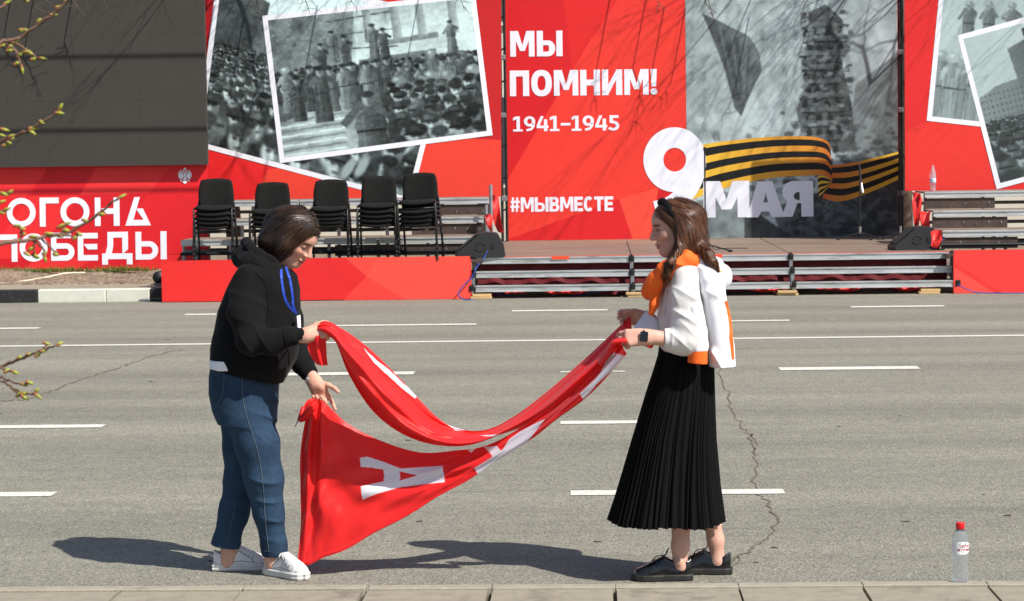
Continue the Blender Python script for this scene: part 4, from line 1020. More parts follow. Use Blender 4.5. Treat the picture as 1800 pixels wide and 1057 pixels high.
def mic_stand(px, pyfoot, Y, pytop, label, legs, boom, cablepix=None):
    p = at(px, pyfoot, Y); r = thing('microphone_stand', (p.x, Y, Z0), label, 'microphone stand', 'microphone stands on the stage')
    top = at(px, pytop, Y)
    MB().tube([(p.x, Y, Z0 + .12), (p.x, Y, top.z)], .011, 8).build('pole', M_blackmetal, r)
    MB().tube([(p.x, Y, Z0 + .09), (p.x, Y, Z0 + .2)], .018, 8).build('collar', M_chrome, r)
    for a in legs:
        MB().tube([(p.x, Y, Z0 + .11), (p.x + .36 * math.cos(a), Y + .36 * math.sin(a), Z0 + .012)], .010, 6).build('leg', M_blackmetal, r)
        MB().tube([(p.x + .31 * math.cos(a), Y + .31 * math.sin(a), Z0 + .020), (p.x + .37 * math.cos(a), Y + .37 * math.sin(a), Z0 + .012)], .016, 6).build('rubber_foot', M_blackplast, r)
    MB().box((p.x, Y, top.z - .02), (.035, .05, .06), bev=.008).build('clutch', M_blackmetal, r)
    if boom:
        a = at(boom[0][0], boom[0][1], Y); b = at(boom[1][0], boom[1][1], Y - .15)
        MB().tube([a, b], .009, 6).build('boom', M_blackmetal, r)
        d = (b - a).normalized(); MB().tube([b, b + d * .06, b + d * .16], [.014, .018, .024], 8).build('microphone', M_chrome, r)
    return r
mic_stand(1240, 430, 30.9, 260, 'black microphone stand in front of the first white letter, behind the woman in the skirt', (-.25, 2.2, 4.0), None)
mic_stand(1512, 421, 34.6, 300, 'thin microphone stand with tilted boom in front of the black and gold ribbon', (3.3, -.3, -1.2), ((1510, 284), (1514, 322)))
mic_stand(1583, 421, 34.5, 262, 'microphone stand beside the scaffold post, boom tilted down to the right', (3.4, -.6, 1.5), ((1588, 272), (1596, 305)))
cable('microphone_cable', [(1242, 405, 30.85), (1248, 414, 30.8), (1246, 424, 30.8), (1256, 438, 30.75), (1270, 437, 30.7), (1290, 436.5, 30.7), (1315, 436.5, 30.7)], 30.8, .006, M_blackplast, 'black microphone cable curling on the stage deck')
# ================================================================== people
import openvdb
class SDF:
    def __init__(s, lo, hi, h):
        s.lo = np.array(lo, np.float64); s.h = h; s.n = np.ceil((np.array(hi) - s.lo) / h).astype(int) + 1
        s.d = np.full(tuple(s.n), .5, np.float32)
    def win(s, lo, hi):
        a = np.clip(np.floor((np.array(lo) - s.lo) / s.h).astype(int), 0, s.n - 1); b = np.clip(np.ceil((np.array(hi) - s.lo) / s.h).astype(int) + 1, 1, s.n)
        if np.any(b <= a): return None, None
        sl = tuple(slice(i, j) for i, j in zip(a, b))
        ax = [(s.lo[k] + s.h * np.arange(a[k], b[k])).astype(np.float32) for k in range(3)]
        return sl, (ax[0][:, None, None], ax[1][None, :, None], ax[2][None, None, :])
    def _merge(s, sl, d, k, op):
        a = s.d[sl]
        if op == 'u':
            if k > 0: hh = np.maximum(k - np.abs(a - d), 0) / k; r = np.minimum(a, d) - hh * hh * k * .25
            else: r = np.minimum(a, d)
        elif op == 's':
            d = -d
            if k > 0: hh = np.maximum(k - np.abs(a - d), 0) / k; r = np.maximum(a, d) + hh * hh * k * .25
            else: r = np.maximum(a, d)
        s.d[sl] = r
    def cone(s, a, b, ra, rb, k=.02, op='u', sq=None):
        """round cone; sq = (axis vector, factor) squashes distance along an axis"""
        a = np.array(a, float); b = np.array(b, float); m = max(ra, rb) * (1.6 if sq else 1) + k + .012
        sl, P = s.win(np.minimum(a, b) - m, np.maximum(a, b) + m)
        if sl is None: return s
        ab = b - a; L2 = float(ab @ ab) + 1e-12
        X, Y, Z = P[0] - a[0], P[1] - a[1], P[2] - a[2]
        t = np.clip((X * ab[0] + Y * ab[1] + Z * ab[2]) / L2, 0, 1)
        dx, dy, dz = X - t * ab[0], Y - t * ab[1], Z - t * ab[2]
        q = dx * dx + dy * dy + dz * dz
        if sq is not None:
            ax = np.array(sq[0], float); ax /= np.linalg.norm(ax); e = dx * ax[0] + dy * ax[1] + dz * ax[2]
            q = q - e * e + (e / sq[1]) ** 2
        s._merge(sl, np.sqrt(q) - (ra + (rb - ra) * t), k, op); return s
    def chain(s, pts, rs, k=.02, sq=None):
        for i in range(len(pts) - 1): s.cone(pts[i], pts[i + 1], rs[i], rs[i + 1], k, sq=sq)
        return s
    def ell(s, c, r, R=None, k=.02, op='u'):
        c = np.array(c, float); m = max(r) + k + .012; sl, P = s.win(c - m, c + m)
        if sl is None: return s
        X, Y, Z = P[0] - c[0], P[1] - c[1], P[2] - c[2]
        if R is not None:
            R = np.array(R)      # columns are local axes
            X, Y, Z = (X * R[0, i] + Y * R[1, i] + Z * R[2, i] for i in range(3))
        k0 = np.sqrt((X / r[0]) ** 2 + (Y / r[1]) ** 2 + (Z / r[2]) ** 2) + 1e-6
        k1 = np.sqrt((X / r[0] ** 2) ** 2 + (Y / r[1] ** 2) ** 2 + (Z / r[2] ** 2) ** 2) + 1e-6
        s._merge(sl, k0 * (k0 - 1) / k1, k, op); return s
    def loft(s, rows, k=.02, p=2.3, op='u', shift=None):
        """rows: (z, xl, xr, yc, hy) stacked cross sections"""
        rows = sorted(rows); z = np.array([r[0] for r in rows]); xl = np.array([r[1] for r in rows]); xr = np.array([r[2] for r in rows]); yc = np.array([r[3] for r in rows]); hy = np.array([r[4] for r in rows])
        m = k + .02
        sl, P = s.win((xl.min() - m, (yc - hy).min() - m, z[0] - m), (xr.max() + m, (yc + hy).max() + m, z[-1] + m))
        zz = P[2].ravel(); zf = np.clip(zz, z[0], z[-1])
        f = lambda a: np.interp(zf, z, a).astype(np.float32)[None, None, :]
        L, Rr, c, H = f(xl), f(xr), f(yc), f(hy); cx = (L + Rr) / 2; hx = (Rr - L) / 2
        q = (np.abs((P[0] - cx) / hx) ** p + np.abs((P[1] - c) / H) ** p) ** (1 / p)
        d = (q - 1) * np.minimum(hx, H)
        over = np.maximum(np.maximum(z[0] - zz, zz - z[-1]), 0).astype(np.float32)[None, None, :]
        d = np.where(over > 0, np.sqrt(np.maximum(d, 0) ** 2 + over ** 2), d)
        s._merge(sl, d.astype(np.float32), k, op); return s
    def cut(s, p, n, k=0.):
        """remove everything on the side the normal n points to"""
        n = np.array(n, float); n /= np.linalg.norm(n); sl, P = s.win(s.lo, s.lo + s.h * s.n)
        d = (P[0] - p[0]) * n[0] + (P[1] - p[1]) * n[1] + (P[2] - p[2]) * n[2]
        s.d = np.maximum(s.d, d.astype(np.float32)); return s
    def disp(s, fn, lo=None, hi=None):
        lo = s.lo if lo is None else lo; hi = s.lo + s.h * s.n if hi is None else hi
        sl, P = s.win(lo, hi)
        if sl is not None: s.d[sl] += fn(*P).astype(np.float32)
        return s
    def mesh(s):
        g = openvdb.FloatGrid(); g.background = .5
        g.copyFromArray(np.minimum(np.maximum(s.d, -.03), .03))
        pts, quads = g.convertToQuads(isovalue=0.0)
        V = np.asarray(pts, np.float64) * s.h + s.lo; Q = np.asarray(quads)[:, ::-1].astype(np.int32)
        # orientation check
        c = V[Q]; vol = np.einsum('ij,ij->i', c[:, 0], np.cross(c[:, 1] - c[:, 0], c[:, 2] - c[:, 0])).sum()
        cen = V.mean(0); n = np.cross(c[:, 1] - c[:, 0], c[:, 3] - c[:, 0]); 
        if np.einsum('ij,ij->i', c.mean(1) - cen, n).sum() < 0: Q = Q[:, ::-1]
        return V, np.ascontiguousarray(Q)
    def sample(s, P):
        q = np.clip((P - s.lo) / s.h, 0, s.n - 1.001); i = q.astype(int); f = q - i; out = 0
        for a in (0, 1):
            for b in (0, 1):
                for c in (0, 1):
                    wt = (f[:, 0] if a else 1 - f[:, 0]) * (f[:, 1] if b else 1 - f[:, 1]) * (f[:, 2] if c else 1 - f[:, 2])
                    out = out + wt * s.d[i[:, 0] + a, i[:, 1] + b, i[:, 2] + c]
        return out
    def grad(s, P):
        e = s.h; g = np.stack([s.sample(P + np.eye(3)[k] * e) - s.sample(P - np.eye(3)[k] * e) for k in range(3)], -1)
        return g / (np.linalg.norm(g, axis=1, keepdims=True) + 1e-9)

def sdf_obj(name, s, m, parent, col=None):
    V, Q = s.mesh(); me = arrays_mesh(name, V, Q, True, col(V) if col else None)
    return link(name, me, m, parent)
def wob(seed, scale, amp, n=5, ani=(1, 1, 1)):
    """smooth pseudo-noise from a few sine waves"""
    r = np.random.RandomState(seed); W = []
    for _ in range(n):
        v = r.normal(size=3); v /= np.linalg.norm(v); W.append((v * np.array(ani) * scale * r.uniform(.6, 1.6), r.uniform(0, 6.28)))
    def f(X, Y, Z):
        t = 0
        for v, ph in W: t = t + np.sin(v[0] * X + v[1] * Y + v[2] * Z + ph + .7 * np.sin(v[1] * X * .6 - v[0] * Y * .7 + v[2] * Z * .3 + ph * 2))
        return t * amp / n
    return f
def creases(c, dirv, rad, n, amp, seed, bend=8.):
    """local folds: ridges perpendicular to dirv around point c"""
    c = np.array(c, float); dv = np.array(dirv, float); dv /= np.linalg.norm(dv); r = np.random.RandomState(seed); ph = r.uniform(0, 6)
    o = np.cross(dv, r.normal(size=3)); o /= np.linalg.norm(o)
    def f(X, Y, Z):
        x, y, z = X - c[0], Y - c[1], Z - c[2]; e = np.exp(-(x * x + y * y + z * z) / (rad * rad))
        u = x * dv[0] + y * dv[1] + z * dv[2]; v = x * o[0] + y * o[1] + z * o[2]
        q = np.abs(np.sin(u * n * .55 + ph + 1.3 * np.sin(v * bend + ph * 2))); h2 = .5 + .5 * np.sin(v * 9 + u * 11 + ph * 3)
        return -e * amp * 2.1 * (np.maximum(1 - q * 1.25, 0) ** 1.6) * (.35 + .65 * h2)
    return f, c - rad * 2.2, c + rad * 2.2

def build_head(S, C, R, k=.012, mouth_open=0.):
    """head in local axes: x forward, y left, z up"""
    R = np.array(R); C = np.array(C, float); L = lambda x, y, z: C + R @ np.array((x, y, z))
    S.ell(L(-.012, 0, .030), (.098, .077, .090), R, .01)
    S.ell(L(.022, 0, -.02), (.070, .064, .090), R, .03)
    S.ell(L(.030, 0, -.060), (.056, .052, .055), R, .03)
    S.ell(L(.045, 0, .035), (.052, .058, .050), R, .02)                       # brow
    S.cone(L(.070, -.012, -.100), L(.070, .012, -.100), .019, .019, .03)       # chin
    for q in (-1, 1):
        S.cone(L(-.005, q * .058, -.045), L(.055, q * .022, -.098), .022, .016, .03)   # jaw line
        S.ell(L(.060, q * .038, -.022), (.026, .026, .026), R, .02)            # cheek
        S.ell(L(.096, q * .033, .004), (.022, .020, .014), R, .016, 's')       # socket
        S.ell(L(.076, q * .032, .004), (.014, .015, .012), R, .004)            # eye
        S.ell(L(-.008, q * .078, -.012), (.020, .008, .031), R, .006)          # ear
    S.cone(L(.092, 0, .014), L(.112, 0, -.028), .0075, .0110, .012)            # nose
    S.ell(L(.116, 0, .016), (.014, .03, .013), R, .008, 's')
    for q in (-1, 1): S.ell(L(.099, q * .011, -.032), (.011, .008, .008), R, .008)
    S.ell(L(.092, 0, -.060), (.014, .022, .0070), R, .007); S.ell(L(.089, 0, -.0745), (.013, .019, .0075), R, .007)
    S.ell(L(.108, 0, -.0672), (.012, .019, .0022 + mouth_open), R, .003, 's')
    return L
def face_col(V, C, R, skin, lipc=(.42, .09, .085)):
    loc = (V - np.array(C)) @ np.array(R); x, y, z = loc[:, 0], loc[:, 1], loc[:, 2]
    col = np.tile(np.array(skin, float), (len(V), 1))
    def blend(mask, c): col[:] = col * (1 - mask[:, None]) + np.array(c) * mask[:, None]
    near = (x > .02) & (np.abs(z) < .13)
    g = lambda cx, cy, cz, rx, ry, rz: np.exp(-(((x - cx) / rx) ** 2 + ((np.abs(y) - cy) / ry) ** 2 + ((z - cz) / rz) ** 2) * 1.2) * near
    blend(g(.07, .042, -.03, .04, .022, .02) * .35, (.62, .22, .17))
    blend(g(.112, 0, -.03, .014, .016, .014) * .3, (.62, .24, .19))
    blend(np.clip(g(.1, 0, -.0665, .022, .021, .0105) * 1.5, 0, 1), lipc)
    blend(np.clip(g(.1, 0, -.0672, .03, .018, .0028) * 1.6, 0, .85), (.10, .02, .02))
    blend(np.clip(g(.088, .033, .024, .03, .020, .0048) * 1.9, 0, .92), (.045, .026, .018))      # brows
    blend(np.clip(g(.09, .0325, .0035, .02, .0145, .0058) * 2.0, 0, .88), (.06, .035, .03))       # lashes, iris
    return col
def build_hand(S, wrist, d, n, left, curls, thumb=(.3, .5), sc=1.0, spread=.12, wr=.026, pinch=0.):
    """wrist point, finger direction d, palm normal n; curls: per finger (base, mid, tip) bends"""
    d = np.array(d, float); d /= np.linalg.norm(d); n = np.array(n, float); n -= d * (n @ d); n /= np.linalg.norm(n)
    t = np.cross(n, d) if left else np.cross(d, n)
    Wp = np.array(wrist, float); P = lambda a, b, c: Wp + sc * (d * a + t * b + n * c)
    kn = []
    for i, (off, ln) in enumerate(((.030, .083), (.010, .087), (-.010, .083), (-.028, .075))):
        k_ = P(ln, off, -.004 - .003 * (i in (0, 3))); kn.append(k_)
        S.cone(P(0, off * .55, 0), k_, .0165 * sc, .0115 * sc, .022)
    S.ell(P(.035, .022, .010), (.02 * sc,) * 3, None, .02)
    S.cone(P(-.03, 0, 0), P(.01, 0, 0), wr, wr * .93, .02, sq=(n, .8))
    lens = (.072, .080, .074, .058)
    for i in range(4):
        p = kn[i]; a = 0.; lat = spread * (1.5 - i) * .5
        for j, f in enumerate((.46, .30, .24)):
            a += curls[i][j]; dirv = d * math.cos(a) + n * math.sin(a) + t * lat * math.cos(a) * (1 if j == 0 else .6)
            dirv /= np.linalg.norm(dirv); q = p + dirv * lens[i] * f * sc
            S.cone(p, q, (.0098 - .0010 * j) * sc, (.0090 - .0010 * j) * sc, .005); p = q
    p = P(.018, .026, .006); a = thumb[0]
    for j, (ln, r) in enumerate(((.040, .0135), (.033, .0108), (.027, .0095))):
        dirv = d * math.cos(a) * .9 + t * math.sin(a) + n * (.25 + thumb[1] * j * .5); dirv /= np.linalg.norm(dirv)
        q = p + dirv * ln * sc; S.cone(p, q, r * sc, r * .88 * sc, .008); p = q; a -= .22 + pinch * j
    return kn
def hair_strands(name, S, field, m, parent, count, steps, step, seeds, base, width=.0022, lift=.003, seed=0, vary=.45, stop=None):
    r = np.random.RandomState(seed); P = seeds[r.randint(0, len(seeds), count)].copy(); P += r.normal(0, .002, P.shape)
    off = np.abs(r.normal(.0, lift, count)) + .0006; w0 = width * r.uniform(.5, 1.5, count); ln = r.randint(int(steps * .45), steps + 1, count)
    jit = r.normal(0, .10, (count, 3)); paths = []; wd = []
    alive = np.ones(count, bool)
    for j in range(steps):
        d = S.sample(P); g = S.grad(P); P = P - g * (d - off)[:, None]; paths.append(P.copy())
        v = field(P) + jit; v = v - g * np.sum(v * g, 1, keepdims=True); v /= np.linalg.norm(v, axis=1, keepdims=True) + 1e-9
        sdv = np.cross(g, v); wd.append(sdv * (w0 * (1 - .75 * (j / steps) ** 2))[:, None] * .5)
        if stop is not None: alive &= ~stop(P)
        P = P + v * step * alive[:, None]
    paths = np.array(paths); wd = np.array(wd)
    V = []; F = []; C = []; n = 0
    shade = np.clip(r.normal(1, vary, count), .35, 2.4)
    A = paths - wd; B = paths + wd                                     # steps,count,3
    for i in range(count):
        L = ln[i]
        if np.linalg.norm(paths[L - 1, i] - paths[0, i]) < step * 2: continue
        V.append(np.stack([A[:L, i], B[:L, i]], 1).reshape(-1, 3)); C.append(np.tile(np.array(base) * shade[i], (L * 2, 1)))
        k = n + 2 * np.arange(L - 1); F.append(np.stack([k, k + 1, k + 3, k + 2], -1)); n += 2 * L
    me = arrays_mesh(name, np.concatenate(V), np.concatenate(F), True, np.concatenate(C)); return link(name, me, m, parent)
def rot(yaw, pitch, roll=0.): return np.array(Matrix.Rotation(yaw, 3, 'Z') @ Matrix.Rotation(pitch, 3, 'Y') @ Matrix.Rotation(roll, 3, 'X'))

M_skin = mat('skin', (.6, .4, .3), .58, spec=.28, attr='Col', sss=.10, bump=.25, bscale=240, bdist=.002, var=.10, vscale=38)
M_hair = mat('hair', (.05, .03, .02), .42, spec=.5, attr='Col', aniso=.5)
M_hairbase = mat('hair_mass', (.05, .03, .02), .65, spec=.3, attr='Col', bump=.8, bscale=90, bdist=.004, var=.35, vscale=60)
M_hood = mat('black_cotton', (.0058, .0058, .0064), .95, sheen=.03, var=.15, vscale=14, bump=.35, bscale=240, bdist=.002, spec=.2)
M_denim = mat('blue_denim', (.017, .037, .071), .85, var=.28, vscale=60, dirt=(.034, .074, .128), dscale=4, dlo=.38, dhi=.85, bump=.8, bscale=160, bdist=.002, spec=.2)
M_wleather = mat('white_leather', (.64, .62, .61), .45, var=.04, vscale=20)
M_sole = mat('white_rubber', (.60, .58, .55), .6, var=.05, vscale=20)
M_bleather = mat('black_patent', (.009, .009, .010), .16, spec=.6, var=.15, vscale=12)
M_bsole = mat('black_rubber', (.018, .018, .016), .55, var=.25, vscale=20)
M_blouse = mat('white_blouse', (.74, .72, .70), .7, translucent=.15, var=.03, vscale=8, bump=.3, bscale=26, bdist=.006)
M_jacket = mat('white_fleece', (.76, .76, .80), .8, var=.03, vscale=8, bump=.3, bscale=22, bdist=.006)
M_orange = mat('orange_fleece', (.88, .135, .010), .75, var=.08, vscale=9, bump=.3, bscale=26, bdist=.006)
M_pleat = mat('black_crepe', (.0045, .0045, .0048), .85, spec=.12, sheen=.0, var=.12, vscale=20)
M_stitch = mat('denim_thread', (.085, .11, .135), .8)
M_blue = mat('blue_lanyard', (.012, .055, .42), .6)
M_card = mat('white_card', (.82, .80, .82), .5)
M_wrist = mat('white_silicone', (.68, .68, .70), .5)
M_watch = mat('black_silicone', (.010, .010, .011), .4)
M_glassb = mat('watch_glass', (.005, .005, .006), .08, spec=.6)

def shoe(root, heel, ang, length, m_up, m_sole, kind, lacem):
    """heel point on the ground, toe direction angle"""
    h = .0035; s = length / .255; R = np.array(Matrix.Rotation(ang, 3, 'Z')); c = np.array(heel, float)
    lo, hi = np.array((-.03, -.07, -.005)), np.array((.29 * s, .07, .14)); xs = np.array([0, .02, .06, .12, .17, .21, .24, .255]) * s
    wid = np.array([.022, .031, .034, .034, .043, .044, .034, .008]); 
    def grid(): return SDF(lo, hi, h)
    S = grid(); sl, P = S.win(lo, hi); X, Y, Z = P
    f = lambda a: np.interp(X.ravel(), xs, a).astype(np.float32)[:, None, None]
    th = .036 if kind == 'sneaker' else .030
    yc = .006 * np.sin(X * 10)
    wsole = f(wid) + (.005 if kind == 'sneaker' else .004)
    endd = np.maximum(-X, X - (.255 * s)) - .008
    d1 = np.sqrt(np.maximum(np.abs(Y - yc) - wsole + .006, 0) ** 2 + np.maximum(np.maximum(Z - th, -Z) + .006, 0) ** 2) - .006
    d1 = np.maximum(d1, endd)
    S.d[sl] = (d1 + .0016 * np.sin(Z * 420) * (kind == 'sneaker')).astype(np.float32); V, Q = S.mesh()
    V = V @ R.T + c; link('sole', arrays_mesh('sole', V, Q), m_sole, root)
    TOP = [.096, .108, .086, .112, .088, .072, .058, .036] if kind == 'sneaker' else [.098, .106, .080, .108, .084, .064, .052, .034]
    top = f(np.array(TOP))
    S = grid(); w_ = f(wid)
    zz = np.maximum(Z - .012, 0) / (top - .012)
    wf = w_ * np.sqrt(np.maximum(1 - (zz * .92) ** 2.6, .02))
    d2 = np.maximum(np.abs(Y - yc) - wf, Z - top) ; d2 = np.maximum(d2, endd + .006); d2 = np.maximum(d2, .014 - Z)
    S.d[sl] = (d2 * .8).astype(np.float32)
    o_c = np.array((.045 * s, 0, .112)); S.ell(o_c, (.042 * s, .030, .04), None, .012, 's')
    V, Q = S.mesh(); V = V @ R.T + c; up = link('upper', arrays_mesh('upper', V, Q), m_up, root)
    W = lambda x, y, z: Vector(c + R @ np.array((x, y, z)))
    for k in range(5):
        x = (.105 + .019 * k) * s; z = float(np.interp(x, xs, TOP)) + .001
        hw = .022 - .0015 * k
        MB().tube([W(x + .004, -hw - .004, z - .016), W(x, -hw * .7, z - .004), W(x, 0, z), W(x, hw * .7, z - .004), W(x + .004, hw + .004, z - .016)], .0032 if kind == 'sneaker' else .0024, 6).build('lace', lacem, up, True)
    if kind == 'sneaker':
        gs = mat('grey_seam', (.16, .15, .16), .8); zt = lambda x: float(np.interp(x, xs, TOP)); wt_ = lambda x: float(np.interp(x, xs, wid))
        for q in (-1, 1):
            side = lambda x, f: W(x, q * (wt_(x) * math.sqrt(max(1 - (f * .92) ** 2.6, .02)) + .001) + .006 * math.sin(x * 10), .012 + (zt(x) - .012) * f)
            MB().tube([side(.03, .62), side(.055, .45), side(.085, .62), side(.105, .86)], .0013, 5).build('seam', gs, up, True)
            MB().tube([side(.105, .90), side(.14, .72), side(.17, .60), side(.185, .40)], .0013, 5).build('seam', gs, up, True)
            MB().tube([side(.0 + .004, .36), side(.06, .36), side(.12, .36), side(.18, .42), side(.225, .5)], .0015, 5).build('seam', gs, up, True)
            for k in range(5): e_ = side((.108 + .018 * k) * s, .80 - .03 * k); MB().box(e_, (.004, .004, .004)).build('eyelet', M_blackmetal, up)
        for k in range(26):
            pass
    if kind != 'sneaker':
        x, z = .11 * s, .112
        MB().tube([W(x, 0, z), W(x - .01, -.018, z + .018), W(x - .014, -.03, z + .022), W(x - .004, -.036, z + .008), W(x, -.01, z)], .0024, 6).build('lace', lacem, up, True)
        MB().tube([W(x, 0, z), W(x + .012, -.034, z - .02), W(x + .012, -.042, z - .048), W(x + .01, -.046, z - .06)], .0022, 6).build('lace', lacem, up, True)
        MB().tube([W(x, 0, z), W(x + .04, -.01, z - .008), W(x + .08, -.03, z - .05)], .0022, 6).build('lace', lacem, up, True)
    return up
def band(C, axis, r1, r2, wd, th, name, m, parent, up=(0, 0, 1)):
    axis = Vector(axis).normalized(); a = Vector(up); a = (a - axis * a.dot(axis)).normalized(); b = axis.cross(a); V = []; F = []; n = 32
    for (q, e) in ((-wd / 2, 0), (-wd / 2, th), (wd / 2, th), (wd / 2, 0)):
        for k in range(n):
            t = 2 * math.pi * k / n; V.append(Vector(C) + axis * q + a * math.cos(t) * (r1 + e) + b * math.sin(t) * (r2 + e))
    for j in range(4):
        for k in range(n): F.append((j * n + k, j * n + (k + 1) % n, ((j + 1) % 4) * n + (k + 1) % n, ((j + 1) % 4) * n + k))
    return link(name, arrays_mesh(name, V, F), m, parent)
def rows_px(rows, Yc): return [(at(450, 0, Yc).z * 0 + at((a + b) / 2, y, Yc).z, at(a, y, Yc).x, at(b, y, Yc).x, Yc + dy, hy) for (y, a, b, dy, hy) in rows]

# ------------------------------------------------------------------ woman in the black hoodie
YB = 10.13
def J(px, py, dy=0.): return np.array(at(px, py, YB + dy))
pl = thing('person', gp(440, 1012), 'young woman in black hoodie, blue jeans and white trainers bending over the flag', 'person', 'two women with the flag')
SK1 = (.60, .335, .245)
HC, HR = J(518, 416, -.02), rot(math.radians(-24), math.radians(37))
S = SDF(J(345, 1040, -.45), J(610, 350, .40), .003)
L = build_head(S, HC, HR)
S.cone(J(478, 482), L(-.025, 0, -.05), .058, .052, .03)
S.loft(rows_px([(478, 445, 505, 0, .12), (500, 420, 515, 0, .16), (560, 410, 508, 0, .15), (620, 400, 495, 0, .14), (680, 388, 478, 0, .15), (720, 395, 476, 0, .15)], YB), .04)
# near arm, far arm
NEL, NWR = J(442, 606, -.25), J(540, 589, -.27)
S.chain([J(440, 498, -.17), NEL, NWR], [.046, .040, .027], .03)
FEL, FWR = J(512, 600, .20), J(553, 672, .07)
S.chain([J(482, 505, .16), FEL, FWR], [.045, .038, .0255], .03)
build_hand(S, NWR, (.95, .12, .22), (.15, .85, -.5), False, [(1.1, 1.2, .7), (1.2, 1.2, .7), (1.25, 1.25, .7), (1.3, 1.2, .7)], (.55, .35), 1.0, .06, .026)
build_hand(S, FWR, (.42, -.10, -.90), (-.1, -.95, .10), True, [(.10, .12, .1), (1.0, 1.2, .6), (1.2, 1.2, .6), (1.25, 1.2, .6)], (.85, .15), 1.0, .10, .0235)
S.chain([J(432, 725, -.08), J(463, 842, -.08), J(481, 992, -.07)], [.085, .058, .038], .03)
S.chain([J(420, 725, .09), J(422, 842, .08), J(400, 988, .05)], [.085, .058, .038], .03)
sdf_obj('body', S, M_skin, pl, lambda V: face_col(V, HC, HR, SK1))
# hair: bob
Hs = SDF(HC - .20, HC + .20, .003)
Hs.ell(L(-.014, 0, .034), (.110, .092, .099), HR, .01)
Hs.chain([J(512, 392, -.075), J(500, 430, -.085), J(490, 452, -.08)], [.048, .036, .020], .04)
Hs.chain([J(495, 395, -.02), J(480, 425, -.03), J(474, 446, -.03)], [.072, .052, .03], .04)
Hs.chain([J(498, 398, .04), J(484, 440, .05)], [.07, .045], .04)
def facecut(S, C, R, zz, gg, wall=.0):
    sl, P = S.win(S.lo, S.lo + S.h * S.n); X, Y, Z = P[0] - C[0], P[1] - C[1], P[2] - C[2]
    lx = X * R[0, 0] + Y * R[1, 0] + Z * R[2, 0]; lz = X * R[0, 2] + Y * R[1, 2] + Z * R[2, 2]
    g = np.interp(lz, zz, gg); S.d = np.maximum(S.d, ((lx - g) * .85).astype(np.float32))
facecut(Hs, HC, HR, [-.2, -.10, -.06, -.016, .046, .070, .088, .10], [.04, .048, .052, .058, .074, .088, .13, .3])
Hs.disp(wob(4, 60, .0035, 6))
hb = (.026, .0135, .0088)
sdf_obj('hair', Hs, M_hairbase, pl, lambda V: np.tile(np.array(hb) * .8, (len(V), 1)))
hair_o = pl.children[-1]
Vh, _ = Hs.mesh()
def fieldL(P):
    l = (P - HC) @ HR
    v = np.stack([-.55 - 0 * l[:, 0] + .0 * l[:, 0], np.sign(l[:, 1] + .012) * np.clip(1.2 - np.abs(l[:, 1]) * 13, 0, 1.2), -.9 * np.clip((.13 - l[:, 2]) * 12, .2, 1)], -1) @ HR.T
    v[:, 2] -= .35; return v
hair_strands('strands', Hs, fieldL, M_hair, hair_o, 4200, 14, .012, Vh, (.036, .0180, .0108), .0034, .0035, 5, .5)
hair_strands('flyaway_strands', Hs, fieldL, M_hair, hair_o, 260, 14, .012, Vh, (.030, .017, .012), .0014, .010, 15, .5)
# hoodie
G = SDF(J(345, 690, -.42), J(575, 405, .40), .004)
G.loft(rows_px([(454, 440, 482, 0, .12), (466, 424, 504, 0, .165), (485, 410, 521, 0, .19), (510, 397, 527, 0, .20), (545, 383, 529, 0, .20), (580, 377, 528, 0, .20), (610, 371, 525, 0, .205), (632, 371, 520, 0, .205), (655, 376, 508, 0, .20), (680, 384, 494, 0, .19)], YB), .03, 2.2)
G.chain([J(440, 492, -.150), J(430, 548, -.205), J(441, 600, -.245), J(476, 603, -.262), J(510, 592, -.268), J(531, 590, -.27)], [.070, .070, .058, .050, .038, .031], .03)
G.cone(J(524, 591, -.269), J(535, 590, -.27), .033, .0325, .004)
G.chain([J(486, 498, .165), J(505, 560, .20), J(513, 602, .20), J(532, 638, .13), J(541, 654, .10)], [.075, .066, .060, .047, .040], .03)
G.cone(J(537, 646, .11), J(545, 659, .095), .039, .038, .004)
G.cut(J(430, 657), (at(490, 672, YB) - at(370, 641, YB)).cross(Vector((0, 1, 0))).normalized() * 1.0 if False else (-.24, 0, -.97))
G.cut(J(536.5, 590, -.27), (.985, 0, .10)) if False else None
for (c, dv, rad, n, amp, sd_) in ((J(450, 608, -.26), (.8, 0, .5), .075, 80, .007, 1), (J(432, 545, -.22), (.3, 0, 1), .09, 55, .0055, 2), (J(500, 592, -.27), (1, 0, 0), .06, 90, .004, 3), (J(420, 490, -.16), (.5, 0, 1), .09, 50, .005, 4),
                               (J(500, 570, -.15), (.7, 0, .8), .12, 45, .006, 5), (J(470, 640, -.18), (.4, 0, 1), .12, 42, .0075, 6), (J(528, 630, .12), (.5, 0, -.8), .06, 95, .006, 7), (J(400, 620, -.12), (0, 0, 1), .10, 50, .006, 8), (J(440, 470, -.1), (1, 0, .3), .07, 70, .005, 9)):
    f, lo, hi = creases(c, dv, rad, n, amp, sd_); G.disp(f, lo, hi)
G.disp(wob(8, 26, .006, 6, (1, 1, .6)))
hood_o = sdf_obj('hoodie', G, M_hood, pl)
